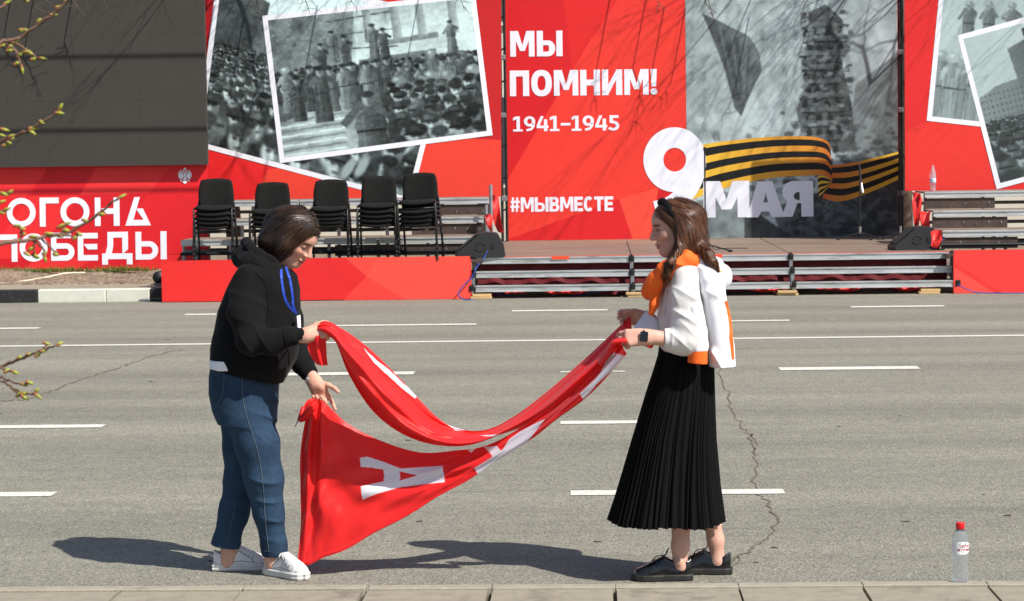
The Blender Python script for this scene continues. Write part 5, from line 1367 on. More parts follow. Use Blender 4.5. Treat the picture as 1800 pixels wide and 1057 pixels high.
# hood lying on the back and shoulders: an open bag with a thick folded rim
Ho = SDF(J(390, 510, -.26), J(530, 400, .24), .0035)
Ho.chain([J(500, 484, -.075), J(482, 476, -.112), J(458, 468, -.130), J(438, 462, -.115), J(428, 454, -.05), J(428, 454, .05), J(440, 460, .11), J(470, 470, .12)], [.018, .026, .034, .040, .044, .044, .038, .03], .03)
Ho.chain([J(494, 470, -.080), J(476, 458, -.108), J(455, 447, -.112), J(440, 434, -.085), J(433, 427, -.03), J(433, 427, .03), J(442, 436, .08)], [.013, .018, .021, .021, .022, .022, .02], .018)
Ho.ell(J(462, 436, -.01), (.062, .085, .040), None, .012, 's'); Ho.ell(J(448, 432, 0), (.032, .07, .022), None, .01, 's')
for (c, dv, rad, n, amp, sd_) in ((J(440, 452, -.12), (.7, 0, .7), .06, 95, .006, 51), (J(470, 465, -.12), (.5, 0, .9), .06, 95, .005, 52), (J(424, 450, -.02), (.2, 1, .6), .06, 80, .006, 53)):
    f, lo, hi = creases(c, dv, rad, n, amp, sd_); Ho.disp(f, lo, hi)
sdf_obj('hood', Ho, M_hood, hood_o)
# ribbed cuffs and pocket seam
for (a, b, r_) in ((J(521, 592, -.269), J(535.5, 590, -.27), .0330), (J(534.5, 642, .115), J(545.5, 659.5, .093), .0395)):
    d_ = Vector(b - a); ax = d_.normalized(); sd1 = ax.orthogonal().normalized(); sd2 = ax.cross(sd1); V = []; n = 120; m = 6
    for q in range(m):
        for k in range(n):
            t = 2 * math.pi * k / n; rr_ = (r_ + (.0012 if k % 4 < 2 else -.0006)) * (1 if 0 < q < m - 1 else .93); V.append(Vector(a) + d_ * (q / (m - 1)) + (sd1 * math.cos(t) + sd2 * math.sin(t)) * rr_)
    F = [(q * n + k, q * n + (k + 1) % n, (q + 1) * n + (k + 1) % n, (q + 1) * n + k) for q in range(m - 1) for k in range(n)]
    link('cuff', arrays_mesh('cuff', V, F), M_hood, hood_o)
# shirt hem, jeans
Tt = SDF(J(355, 665, -.30), J(450, 620, .30), .004); Tt.loft(rows_px([(626, 373, 440, 0, .178), (646, 367.5, 440, 0, .186)], YB), .01); Tt.cut(J(380, 644), (-.15, 0, -.98)); sdf_obj('shirt_hem', Tt, M_card, pl)
Dn = SDF(J(345, 1000, -.32), J(525, 620, .32), .004)
Dn.loft(rows_px([(634, 373, 488, 0, .165), (660, 369, 490, 0, .178), (690, 369, 489, 0, .185), (720, 375, 487, 0, .185), (742, 384, 486, 0, .18)], YB), .03, 2.3)
Dn.chain([J(437, 735, -.085), J(452, 780, -.09), J(464, 842, -.085), J(472, 900, -.08), J(482, 960, -.07), J(484, 985, -.07)], [.098, .096, .085, .066, .055, .053], .03)
Dn.chain([J(425, 735, .085), J(427, 790, .09), J(424, 842, .085), J(411, 900, .07), J(397, 955, .05), J(395, 972, .05)], [.098, .088, .075, .065, .058, .057], .03)
Dn.cut(J(484, 978, -.13), (.05, -.05, -1)) if False else None
def hemcut(S, c, nrm, rad):
    sl, P = S.win(np.array(c) - rad, np.array(c) + rad); d = (P[0] - c[0]) * nrm[0] + (P[1] - c[1]) * nrm[1] + (P[2] - c[2]) * nrm[2]
    S.d[sl] = np.maximum(S.d[sl], d.astype(np.float32))
hemcut(Dn, J(484, 977, -.07), (.04, 0, -1), .10); hemcut(Dn, J(396, 960, .05), (-.18, 0, -.98), .10)
for (c, dv, rad, n, amp, sd_) in ((J(475, 862, -.18), (.3, 0, 1), .09, 62, .008, 11), (J(480, 930, -.18), (.2, 0, 1), .08, 62, .006, 12), (J(485, 720, -.08), (.5, 0, .9), .09, 64, .008, 13), (J(410, 760, -.1), (-.5, 0, 1), .09, 45, .005, 14), (J(430, 870, .05), (.2, 0, 1), .09, 60, .008, 15), (J(400, 935, .05), (0, 0, 1), .08, 66, .007, 16), (J(440, 800, -.18), (.6, 0, .8), .11, 38, .004, 17)):
    f, lo, hi = creases(c, dv, rad, n, amp, sd_); Dn.disp(f, lo, hi)
Dn.disp(wob(9, 30, .0022, 6, (1, 1, .5)))
jeans_o = sdf_obj('jeans', Dn, M_denim, pl)
def on_surface(S, P, off=.001, it=6):
    P = np.array(P, float)
    for _ in range(it): g = S.grad(P); P = P - g * (S.sample(P) - off)[:, None]
    return P
def hits(S, pix, off=.001):
    out = []; ts = np.arange(YB - .48, YB + .45, .002)
    for a, b in pix:
        dv = np.array(ray(a, b)); P = np.array([0, 0, CAMZ]) + dv[None] * (ts / dv[1])[:, None]
        ok = np.all((P > S.lo + S.h) & (P < S.lo + S.h * (S.n - 2)), 1); d = np.where(ok, S.sample(P), 1.); k = np.argmax(d < 0)
        if d[k] >= 0: k = np.argmin(d)
        out.append(P[k])
    out = np.array(out); return out - S.grad(out) * (S.sample(out) - off)[:, None]
def seam(S, pix, dy, name, m, parent, r=.0017, dashed=False, off=.001):
    Q = hits(S, bez(pix, len(pix) * 10), off)
    if not dashed: return MB().tube([Vector(q) for q in Q], r, 5).build(name, m, parent, True)
    mb = MB()
    for i in range(0, len(Q) - 1, 2): mb.tube([Vector(Q[i]), Vector(Q[i + 1])], r, 5)
    return mb.build(name, m, parent, True)
seam(Dn, [(426, 660), (427, 700), (436, 740), (452, 790), (462, 850), (466, 910), (473, 970)], -.22, 'side_seam', M_stitch, jeans_o, .0016)
seam(Dn, [(370, 650), (392, 651), (392, 690), (381, 711), (371, 700)], -.22, 'pocket_stitch', M_stitch, jeans_o, .0014)
seam(Dn, [(415, 880), (405, 930), (399, 957)], -.05, 'side_seam', M_stitch, jeans_o, .0013)
for (a, b, y, dy) in ((462, 505, 971, -.24), (373, 420, 951, -.0)): seam(Dn, [(a, y - 3), ((a + b) / 2, y), (b, y)], dy, 'hem_stitch', M_stitch, jeans_o, .0012, True)
shoe(pl, Vector((J(377, 1000, .05)[0], YB + .05, 0)), math.radians(4), .25, M_wleather, M_sole, 'sneaker', M_wleather)
shoe(pl, Vector((J(469, 1000, -.07)[0], YB - .045, 0)), math.radians(-40), .25, M_wleather, M_sole, 'sneaker', M_wleather)
# lanyard, badge, wrist band
def ribbon3(pts, wd, nrm, name, m, parent, th=.0015):
    pts = [Vector(p) for p in bez([tuple(p) for p in pts], len(pts) * 5)]; V = []; F = []; nrm = Vector(nrm)
    for i, p in enumerate(pts):
        t = (pts[min(i + 1, len(pts) - 1)] - pts[max(i - 1, 0)]).normalized(); s = t.cross(nrm).normalized() * wd / 2
        V += [p - s - nrm * th, p + s - nrm * th, p + s + nrm * th, p - s + nrm * th]
    for i in range(len(pts) - 1):
        for k in range(4): F.append((4 * i + k, 4 * i + (k + 1) % 4, 4 * i + 4 + (k + 1) % 4, 4 * i + 4 + k))
    return link(name, arrays_mesh(name, V, F, False), m, parent)
def surf_path(S, pix, dy, off): return hits(S, bez(pix, len(pix) * 4), off)
seam(G, [(447, 478), (462, 492), (470, 515), (472, 545), (468, 575)], 0, 'sleeve_seam', M_hood, hood_o, .0028)
seam(G, [(497, 585), (505, 610), (508, 640)], 0, 'pocket_seam', M_hood, hood_o, .0025)
lan = ribbon3(surf_path(G, [(493, 474), (495, 500), (500, 525), (508, 540), (519, 551)], -.26, .004), .011, (0.3, -1, 0), 'lanyard', M_blue, pl)
ribbon3(surf_path(G, [(501, 470), (508, 492), (512, 515), (514, 538), (520, 552)], -.20, .004), .011, (0.5, -1, 0), 'lanyard', M_blue, pl)
bp_ = J(523, 560, -.12); 
MB().prism([J(521, 556, -.13), J(527, 554, -.10), J(528, 576, -.10), J(523, 582, -.13)], (.003, -.002, 0)).build('badge', M_card, pl)
wdir = Vector(FWR - FEL).normalized(); wc = Vector(J(549, 667, .082)); 
wb = band(wc, wdir, .0310, .0310, .018, .003, 'wristband', M_wrist, pl)

# ------------------------------------------------------------------ woman in the white blouse
YB = 9.95
pr = thing('person', gp(1230, 1012), 'young woman in white blouse and long black pleated skirt with hairband and shouldered orange-white jacket', 'person', 'two women with the flag')
SK2 = (.58, .33, .25)
HC2, HR2 = J(1187, 398, .0), rot(math.radians(180 + 10), math.radians(12))
S = SDF(J(1065, 1040, -.36), J(1300, 335, .36), .003)
L2 = build_head(S, HC2, HR2, mouth_open=.001)
S.cone(J(1213, 474, 0), L2(-.025, 0, -.055), .054, .048, .03)
S.loft(rows_px([(470, 1195, 1235, 0, .10), (490, 1180, 1240, 0, .15), (530, 1172, 1238, 0, .145), (570, 1170, 1234, 0, .125), (612, 1170, 1236, 0, .125), (660, 1165, 1245, 0, .16), (720, 1165, 1245, 0, .16)], YB), .04)
NE2, NW2 = J(1205, 598, -.20), J(1137, 593, -.24)
S.chain([J(1205, 492, -.155), NE2, NW2], [.042, .036, .0255], .03); S.cone(J(1172, 596, -.22), NW2, .032, .0255, .01)
FE2, FW2 = J(1195, 595, .18), J(1133, 560, .14)
S.chain([J(1205, 492, .155), FE2, FW2], [.042, .036, .0245], .03)
build_hand(S, NW2, (-.97, -.05, -.06), (.1, .9, -.35), True, [(.55, .55, .2), (.65, .75, .35), (.75, .85, .4), (.85, .9, .4)], (.28, .35), .98, .05, .0255, .1)
build_hand(S, FW2, (-.96, -.1, .06), (-.05, -.9, -.25), False, [(.35, .6, .3), (.5, .7, .3), (.7, .7, .3), (.8, .7, .3)], (.35, .5), .94, .10, .0245)
S.chain([J(1203, 700, -.07), J(1200, 830, -.07), J(1198, 895, -.07), J(1196, 960, -.07), J(1195, 992, -.07)], [.07, .052, .047, .036, .032], .025)
S.cone(J(1195, 996, -.07), J(1180, 1008, -.07), .032, .024, .02); S.ell(J(1201, 1000, -.07), (.028, .026, .026), None, .02); S.ell(J(1194, 988, -.104), (.012, .008, .012), None, .02)
S.chain([J(1215, 700, .08), J(1232, 830, .075), J(1247, 893, .07), J(1258, 950, .07), J(1261, 982, .07)], [.07, .052, .045, .034, .031], .025)
S.cone(J(1261, 987, .07), J(1248, 1000, .07), .031, .024, .02); S.ell(J(1266, 993, .07), (.028, .026, .026), None, .02)
sdf_obj('body', S, M_skin, pr, lambda V: face_col(V, HC2, HR2, SK2, (.46, .10, .10)))
# hair
Hs = SDF(J(1120, 520, -.20), J(1290, 335, .18), .003)
Hs.ell(L2(-.014, 0, .032), (.106, .089, .089), HR2, .01)
Hs.chain([J(1208, 385, -.055), J(1206, 415, -.075), J(1203, 446, -.095)], [.052, .048, .034], .03)
Hs.chain([J(1216, 385, -.01), J(1220, 415, -.02), J(1230, 438, -.07), J(1244, 450, -.13), J(1252, 462, -.155), J(1261, 474, -.15)], [.064, .049, .030, .020, .012, .004], .025)
Hs.chain([J(1192, 428, -.095), J(1187, 447, -.14), J(1178, 466, -.175), J(1171, 482, -.165), J(1165, 497, -.13)], [.030, .026, .016, .010, .004], .02)
Hs.chain([J(1210, 385, .05), J(1216, 430, .06), J(1222, 450, .05)], [.056, .045, .03], .03)
facecut(Hs, HC2, HR2, [-.3, -.16, -.10, -.075, -.05, -.01, .025, .05, .066, .080, .10], [.3, .16, .060, .030, .022, .020, .040, .066, .084, .12, .3])
Hs.disp(wob(14, 70, .0025, 6, (1, 1, .3)))
hb2 = (.062, .026, .0130)
hair2 = sdf_obj('hair', Hs, M_hairbase, pr, lambda V: np.tile(np.array(hb2) * .75, (len(V), 1)))
Vh, _ = Hs.mesh()
def fieldR(P):
    l = (P - HC2) @ HR2
    up = np.clip((l[:, 2] + .02) * 12, 0, 1)
    v = np.stack([-.75 * up, np.sign(l[:, 1]) * np.clip(1.0 - np.abs(l[:, 1]) * 12, 0, 1) * up, -.8 - .2 * up], -1) @ HR2.T
    w_ = np.zeros_like(v); w_[:, 0] = np.where(P[:, 0] > HC2[0] + .055, .55, -.10) ; w_[:, 2] = -1; lo = np.clip(-(l[:, 2] + .06) * 14, 0, 1)[:, None]
    return v * (1 - lo) + w_ * lo
hair_strands('strands', Hs, fieldR, M_hair, hair2, 5200, 17, .013, Vh, (.100, .040, .0190), .0030, .0035, 6, .5)
hair_strands('flyaway_strands', Hs, fieldR, M_hair, hair2, 380, 18, .013, Vh, (.085, .038, .02), .0014, .010, 16, .5)
pts = []
for k in range(25):
    a = math.pi * k / 24; sa = math.sin(a) ** .75; pts.append(Vector(L2(-.014 + .050 * sa, .098 * math.cos(a), -.022 + .147 * sa)))
V = []; F = []
for i, p in enumerate(pts):
    t = (pts[min(i + 1, 24)] - pts[max(i - 1, 0)]).normalized(); o = (p - Vector(HC2)); o = (o - t * o.dot(t)).normalized(); b = t.cross(o)
    s_ = .35 + .65 * math.sin(math.pi * i / 24) ** .5
    for k in range(10): an = 2 * math.pi * k / 10; V.append(p + o * math.cos(an) * .0095 * s_ + b * math.sin(an) * .0165 * s_)
F = [(i * 10 + k, i * 10 + (k + 1) % 10, (i + 1) * 10 + (k + 1) % 10, (i + 1) * 10 + k) for i in range(24) for k in range(10)]
link('hairband', arrays_mesh('hairband', V, F), mat('black_velvet', (.004, .004, .0045), .8, spec=.15), pr)
# blouse
G = SDF(J(1130, 650, -.34), J(1265, 420, .34), .0035)
G.loft(rows_px([(452, 1196, 1238, 0, .085), (462, 1188, 1240, 0, .125), (475, 1178, 1243, 0, .165), (500, 1166, 1246, 0, .182), (530, 1158, 1246, 0, .175), (560, 1155, 1242, 0, .16), (590, 1156, 1240, 0, .15), (616, 1160, 1240, 0, .145)], YB), .02, 2.2)
G.chain([J(1203, 488, -.15), J(1205, 530, -.185), J(1206, 572, -.20), J(1207, 598, -.205), J(1190, 599, -.212), J(1172, 597, -.222)], [.056, .058, .062, .064, .052, .040], .025)
G.cone(J(1204, 600, -.20), J(1200, 616, -.20), .05, .014, .03)
G.cone(J(1188, 596, -.215), J(1167, 595, -.224), .0415, .0405, .006)
G.chain([J(1203, 488, .15), J(1198, 590, .18), J(1165, 580, .16)], [.056, .058, .042], .025)
G.chain([J(1206, 452, -.075), J(1225, 446, -.045), J(1233, 445, .0), J(1225, 446, .05)], [.016, .017, .017, .016], .012)
hemcut(G, J(1167.5, 595, -.224), (-1, 0, .05), .07)
for (c, dv, rad, n, amp, sd_) in ((J(1205, 545, -.24), (.4, 0, 1), .09, 62, .008, 21), (J(1208, 590, -.25), (.8, 0, .7), .06, 90, .008, 22), (J(1180, 597, -.25), (1, 0, 0), .035, 130, .0035, 23), (J(1165, 580, -.1), (.6, 0, 1), .08, 55, .006, 24), (J(1190, 505, -.2), (.9, 0, .5), .07, 65, .0045, 25)):
    f, lo, hi = creases(c, dv, rad, n, amp, sd_); G.disp(f, lo, hi)
G.disp(wob(18, 34, .005, 6, (1, 1, .5)))
bl = sdf_obj('blouse', G, M_blouse, pr)
pk = hits(G, [(1160, 511), (1174, 509), (1169, 556), (1158, 556)], .002)
pkm = MB().prism([Vector(q) for q in pk], (0, -.003, 0)).build('pocket', M_blouse, bl); recalc(pkm.data)
# skirt with pleats
def skirt():
    rows = [(606, 1159, 1240, .135), (625, 1156, 1249, .155), (645, 1150, 1255.5, .172), (690, 1135, 1256, .185), (770, 1110, 1257, .20), (850, 1089, 1262, .215), (917, 1070, 1270, .235)]
    z = [at(1180, r[0], YB).z for r in rows]; n = 64 * 6; m = 60; V = []; r = random.Random(5)
    ph = [r.uniform(-.6, .5) for _ in range(64)]; wv = [r.uniform(.45, 1.7) for _ in range(64)]; edges_ = [2 * math.pi * sum(wv[:q]) / sum(wv) for q in range(65)]
    xl = [at(r_[1], r_[0], YB).x for r_ in rows]; xr = [at(r_[2], r_[0], YB).x for r_ in rows]; hy = [r_[3] for r_ in rows]
    zf = z[::-1]
    for j in range(m):
        t = j / (m - 1); zz = z[0] + (z[-1] - z[0]) * t
        a, b, h_ = (np.interp(zz, zf, q[::-1]) for q in (xl, xr, hy)); cx, rx = (a + b) / 2, (b - a) / 2
        for i in range(n):
            pl_, f = divmod(i, 6); ang = edges_[pl_] + (edges_[pl_ + 1] - edges_[pl_]) * f / 6
            saw = (0, .55, .95, 1.0, .45, .05)[f]
            amp = (.003 + .017 * t) * (1 + ph[pl_])
            u = ang + .028 * t * math.sin(pl_ * 1.7 + 3 * t) + .03 * math.sin(ang * 5 + 2 * t)
            big = 1 + .04 * t * math.sin(3 * u + 1 + 2 * t) + .035 * t * math.sin(7 * u + 2) + .02 * t * math.sin(13 * u + 5 + 3 * t)
            c, s_ = math.cos(u), math.sin(u); p_ = 2.25
            k = (abs(c) ** p_ + abs(s_) ** p_) ** (-1 / p_)
            x = cx + (rx * big - amp * (1 - saw) * .8) * c * k; y = YB + (h_ * big - amp * (1 - saw) * .8) * s_ * k
            V.append((x, y, zz + (.018 * max(0, -c) ** 2 - .004 * math.sin(u * 5) - .008 * ph[pl_] - .004 * (f > 3)) * t))
    F = [(j * n + i, j * n + (i + 1) % n, (j + 1) * n + (i + 1) % n, (j + 1) * n + i) for j in range(m - 1) for i in range(n)]
    o = link('skirt', arrays_mesh('skirt', V, F), M_pleat, pr); return o
skirt()
# jacket over the shoulders
Jk = SDF(J(1150, 665, -.34), J(1310, 425, .34), .004)
Jk.loft(rows_px([(455, 1218, 1246, 0, .12), (468, 1214, 1258, 0, .17), (488, 1218, 1272, 0, .195), (515, 1226, 1276, 0, .20), (560, 1236, 1284, 0, .20), (600, 1240, 1289, 0, .20), (641, 1242, 1293, 0, .20)], YB), .02, 2.6)
Jk.chain([J(1232, 455, -.10), J(1255, 468, -.08), J(1268, 482, -.02), J(1266, 482, .06), J(1240, 462, .10)], [.030, .036, .040, .038, .03], .025)
Jk.chain([J(1262, 486, -.10), J(1270, 492, -.02), J(1266, 492, .06)], [.030, .034, .03], .02)
Jk.chain([J(1196, 468, -.125), J(1210, 492, -.180), J(1219, 540, -.215), J(1226, 585, -.22), J(1228, 612, -.215)], [.022, .030, .034, .038, .040], .012)
for (c, dv, rad, n, amp, sd_) in ((J(1262, 560, -.2), (1, 0, .1), .10, 50, .006, 31), (J(1225, 580, -.25), (1, 0, .15), .07, 70, .006, 32), (J(1255, 500, -.15), (.6, 0, .9), .08, 55, .007, 33), (J(1265, 620, -.2), (1, 0, .2), .08, 50, .006, 34)):
    f, lo, hi = creases(c, dv, rad, n, amp, sd_); Jk.disp(f, lo, hi)
Jk.disp(wob(28, 30, .005, 6, (1, 1, .5)))
hemcut(Jk, J(1265, 640.5, 0), (.0, 0, -1), .25)
jk = sdf_obj('jacket', Jk, M_jacket, pr)
O = SDF(J(1110, 660, -.34), J(1310, 425, .30), .0035)
O.chain([J(1222, 461, -.115), J(1205, 455, -.135), J(1188, 462, -.14), J(1172, 474, -.135), J(1155, 492, -.11), J(1144, 508, -.075), J(1139, 517, -.04)], [.030, .030, .032, .036, .038, .034, .024], .02)
O.chain([J(1150, 498, -.06), J(1143, 512, .0), J(1150, 505, .08), J(1180, 470, .13), J(1215, 458, .11)], [.036, .034, .034, .036, .03], .025)
O.chain([J(1152, 515, -.09), J(1150, 535, -.10), J(1145, 550, -.10)], [.022, .019, .013], .015)
cf = SDF(J(1190, 655, -.30), J(1260, 600, -.12), .0035); cf.chain([J(1227, 614, -.215), J(1226, 640, -.21)], [.0405, .043], .0); hemcut(cf, J(1227, 613.5, -.215), (0, 0, 1), .1); hemcut(cf, J(1226, 639, -.21), (-.1, 0, -1), .09)
for (c, dv, rad, n, amp, sd_) in ((J(1160, 490, -.13), (.7, 0, .7), .09, 66, .009, 41), (J(1200, 458, -.15), (.3, 0, 1), .06, 80, .006, 42)):
    f, lo, hi = creases(c, dv, rad, n, amp, sd_); O.disp(f, lo, hi)
sdf_obj('tied_sleeves', O, M_orange, jk); sdf_obj('cuff', cf, M_orange, jk)
st_pts = hits(Jk, bez([(1274, 530), (1281, 560), (1285, 600), (1287, 632)], 16), .002)
ribbon3([Vector(p) for p in st_pts], .016, (.35, -.94, 0), 'side_stripe', M_orange, jk, .002)
yl = hits(Jk, bez([(1252, 468), (1258, 473), (1264, 477), (1270, 479)], 10), .002)
MB().tube([Vector(q) for q in yl], .003, 6).build('embroidery', mat('yellow_thread', (.85, .45, .03), .7), jk)
shoe(pr, Vector((J(1215, 1000, -.07)[0], YB - .07, 0)), math.radians(180), .255, M_bleather, M_bsole, 'oxford', M_bsole)
shoe(pr, Vector((J(1284, 1000, .07)[0], YB + .065, 0)), math.radians(180 - 8), .25, M_bleather, M_bsole, 'oxford', M_bsole)
# wrist watch
wd2 = Vector(NW2 - NE2).normalized(); wc2 = Vector(J(1131.5, 592.5, -.242)); wt = band(wc2, wd2, .027, .0285, .018, .0035, 'wristwatch', M_watch, pr)
MB().box(wc2 + Vector((.001, -.0305, .004)), (.034, .010, .042), Matrix.Rotation(.10, 3, 'Y') @ Matrix.Rotation(-.12, 3, 'X'), bev=.004).build('watch_face', M_glassb, wt)
# ================================================================== the flag
RCn = np.array(RC)
def to_px(P):
    l = (P - np.array([0, 0, CAMZ])) @ RCn; return CX + FPX * l[:, 0] / -l[:, 2], CY - FPX * l[:, 1] / -l[:, 2]
def in_poly(x, y, pts):
    ins = np.zeros(x.shape, bool); n = len(pts)
    for i in range(n):
        x1, y1 = pts[i]; x2, y2 = pts[(i + 1) % n]
        if y1 == y2: continue
        ins ^= ((y1 > y) != (y2 > y)) & (x < (x2 - x1) * (y - y1) / (y2 - y1) + x1)
    return ins
def catmull(P, u):
    P = np.array(P, float); n = len(P) - 1; t = np.clip(u, 0, 1) * n; k = np.minimum(t.astype(int), n - 1); f = (t - k)[:, None]
    p0, p1, p2, p3 = P[np.maximum(k - 1, 0)], P[k], P[k + 1], P[np.minimum(k + 2, n)]
    return .5 * (2 * p1 + (p2 - p0) * f + (2 * p0 - 5 * p1 + 4 * p2 - p3) * f ** 2 + (3 * p1 - p0 - 3 * p2 + p3) * f ** 3)
M_flag = mat('red_flag_satin', (1, 1, 1), .42, spec=.35, attr='Col', sheen=.05, translucent=.22, bump=.12, bscale=700, bdist=.001)
FR = (.86, .024, .024); FW = (.80, .78, .84)
def cloth(name, top, bot, nu, nv, shape, letters, parent, holes=()):
    T = [np.array(at(a, b, y)) for a, b, y in top]; B = [np.array(at(a, b, y)) for a, b, y in bot]
    u = np.linspace(0, 1, nu); v = np.linspace(0, 1, nv); t = catmull(T, u); b = catmull(B, u)
    U, V = np.meshgrid(u, v, indexing='ij')
    P = t[:, None] * (1 - V[..., None]) + b[:, None] * V[..., None]
    P0 = P.reshape(-1, 3)
    x, y = to_px(P0); col = np.tile(np.array(FR), (nu * nv, 1))
    dx, dy, dz = shape(U, V); P = P + np.stack([dx, dy, dz], -1)
    P1 = P.reshape(-1, 3); x, y = to_px(P1)
    for pts in letters: col[in_poly(x, y, pts)] = FW
    for pts in holes: col[in_poly(x, y, pts)] = FR
    idx = np.arange(nu * nv).reshape(nu, nv); F = np.stack([idx[:-1, :-1], idx[:-1, 1:], idx[1:, 1:], idx[1:, :-1]], -1).reshape(-1, 4)
    return link(name, arrays_mesh(name, P1, F, True, col), M_flag, parent)
fl = thing('flag', at(760, 1000, 10.0), 'long red flag with white letters stretched between the two women', 'flag')
pi = math.pi
def vnoise(U, V, a, b, seed):
    r = np.random.RandomState(seed); g = r.rand(a * 2 + 3, b * 2 + 3) - .5; u = np.clip(U, 0, 1.5) * a; v = np.clip(V, 0, 1.5) * b
    i, j = u.astype(int), v.astype(int); f, h = u - i, v - j; f = f * f * (3 - 2 * f); h = h * h * (3 - 2 * h)
    return (g[i, j] * (1 - f) + g[i + 1, j] * f) * (1 - h) + (g[i, j + 1] * (1 - f) + g[i + 1, j + 1] * f) * h
def shpA(U, V):
    g = np.exp(-U * 4.5)
    fan = np.sin(2 * pi * (U * 8.5 + .35 * V)) * .017 * np.exp(-((U - .12) / .16) ** 2) * (1 - V) ** .6 * np.clip(V * 8, 0, 1)
    fan += np.sin(2 * pi * U * 7 + 1.0) * .012 * np.exp(-((U - .2) / .25) ** 2) * (1 - V) ** .5 * np.clip(V * 6, 0, 1)
    sag = -.03 * np.sin(pi * V) * np.exp(-((U - .45) / .3) ** 2)
    crz = .0055 * vnoise(U, V, 16, 7, 1) + .0030 * vnoise(U, V, 34, 13, 2) + .0016 * vnoise(U + .3 * V, V, 60, 12, 3)
    rip = crz + .010 * np.sin(2 * pi * (V * 2.3 - U * 4.0)) * np.clip(U * 5, 0, 1) * np.sin(pi * V) + .006 * np.sin(2 * pi * (V * 4.1 + U * 5.5 + .3)) * np.sin(pi * V)
    tw = .035 * np.sin(2 * pi * V * 1.0) * np.clip((U - .55) * 3, 0, 1)
    dx = -.016 * np.sin(pi * V ** .8) * np.exp(-U * 14) - .012 * np.exp(-U * 10) * np.sin(2 * pi * V) 
    dz = -.010 * np.sin(pi * V) * np.clip(U * 3, 0, 1) * 0
    hem = .004 * np.exp(-((V - .985) / .01) ** 2)
    return dx, fan + sag + rip + tw - hem, dz + .004 * np.sin(2 * pi * U * 6) * V
cloth('lower_fold',
      [(546, 704, 10.16), (553, 702, 10.13), (562, 703, 10.12), (575, 712, 10.12), (610, 744, 10.13), (660, 771, 10.13), (735, 795, 10.12), (800, 792, 10.08), (856, 783, 10.02), (915, 752, 9.95), (980, 705, 9.86), (1040, 648, 9.76), (1088, 598, 9.69)],
      [(521, 1000, 10.05), (536, 994, 10.04), (556, 987, 10.03), (585, 975, 10.02), (630, 954, 10.02), (680, 926, 10.02), (745, 889, 10.01), (800, 857, 9.98), (850, 826, 9.94), (910, 788, 9.88), (968, 746, 9.82), (1030, 700, 9.75), (1102, 622, 9.68)],
      520, 220, shpA, [
    [(633, 805), (646, 803), (674, 812), (704, 824), (778, 819), (780, 834), (740, 842), (700, 838), (676, 826), (650, 822), (634, 821)],
    [(634, 855), (676, 846), (702, 840), (780, 831), (781, 848), (740, 852), (702, 857), (660, 869), (637, 879)], [(674, 820), (704, 831), (704, 850), (674, 853)],
    [(834, 823), (841, 836), (868, 822), (897, 806), (925, 780), (958, 737), (948, 741), (915, 758), (895, 772), (884, 790), (862, 806)],
    [(851, 786), (873, 784), (880, 792), (893, 788), (886, 800), (868, 806), (862, 797)], [(822, 791), (840, 786), (828, 796)], [(978, 738), (988, 730), (984, 739)],
    [(1063, 639), (1079, 620), (1098, 626), (1078, 650), (1060, 666), (1046, 679), (1043, 670), (1056, 655)], [(1019, 693), (1036, 676), (1043, 669), (1047, 679), (1026, 703)]], fl, [[(703, 829), (734, 836), (703, 845)], [(626, 822), (656, 824), (675, 830), (675, 845), (650, 851), (626, 853)]])
def shpB(U, V):
    fold = .030 * np.sin(2 * pi * (V * 1.25 + .1)) * np.sin(pi * U) ** .5 + .014 * np.sin(2 * pi * (V * 3.2 + U * 1.5)) * np.sin(pi * U) ** .5
    rip = .006 * np.sin(2 * pi * (U * 9 + V * 1.5)) * np.sin(pi * V) + .006 * vnoise(U, V, 30, 5, 4) + .003 * vnoise(U, V, 60, 9, 5)
    return 0 * U, -.07 * np.sin(pi * V) * np.sin(pi * U) + fold + rip, 0 * U
cloth('upper_fold',
      [(556, 570, 9.86), (572, 565, 9.85), (592, 574, 9.86), (640, 607, 9.90), (700, 664, 9.96), (760, 727, 10.03), (800, 752, 10.06), (850, 757, 10.08), (900, 735, 10.09), (960, 691, 10.09), (1030, 630, 10.07), (1085, 578, 10.06), (1108, 555, 10.06)],
      [(560, 585, 9.86), (572, 590, 9.85), (590, 604, 9.85), (613, 660, 9.87), (652, 720, 9.90), (700, 760, 9.94), (757, 782, 9.97), (820, 785, 9.99), (880, 766, 10.00), (950, 738, 9.99), (1030, 676, 9.96), (1085, 620, 9.95), (1112, 590, 9.97)],
      460, 110, shpB, [
    [(640, 613), (662, 634), (685, 651), (708, 674), (736, 694), (729, 700), (704, 681), (681, 660), (657, 637)],
    [(773, 727), (787, 736), (806, 750), (819, 758), (801, 757), (783, 744)], [(843, 766), (912, 761), (871, 768)]], fl)
# the piece rolled over the near hand of the woman on the right, and the loose end below the left fist
def shpT(U, V): return 0 * U, .012 * np.sin(2 * pi * V * 1.3 + U), 0 * U
cloth('loose_end', [(540, 597, 9.84), (541, 612, 9.85), (548, 630, 9.85), (557, 642, 9.86)], [(571, 586, 9.84), (573, 605, 9.84), (574, 625, 9.85), (576, 643, 9.86)], 24, 24, shpT, [], fl)
def shpR(U, V): return 0 * U, -.045 * np.sin(pi * V), .0 * U
cloth('rolled_edge', [(1100, 594, 9.69), (1088, 595, 9.68), (1074, 600, 9.69), (1062, 618, 9.72), (1050, 636, 9.75)], [(1104, 602, 9.70), (1094, 604, 9.70), (1082, 608, 9.72), (1072, 628, 9.74), (1058, 645, 9.76)], 40, 20, shpR, [], fl)
cloth('loose_end', [(1128, 600, 9.80), (1131, 607, 9.80), (1140, 612, 9.80)], [(1148, 602, 9.80), (1149, 607, 9.80), (1146, 613, 9.80)], 14, 14, shpT, [], fl)
M_redplain = mat('red_cord', (.62, .012, .016), .6)
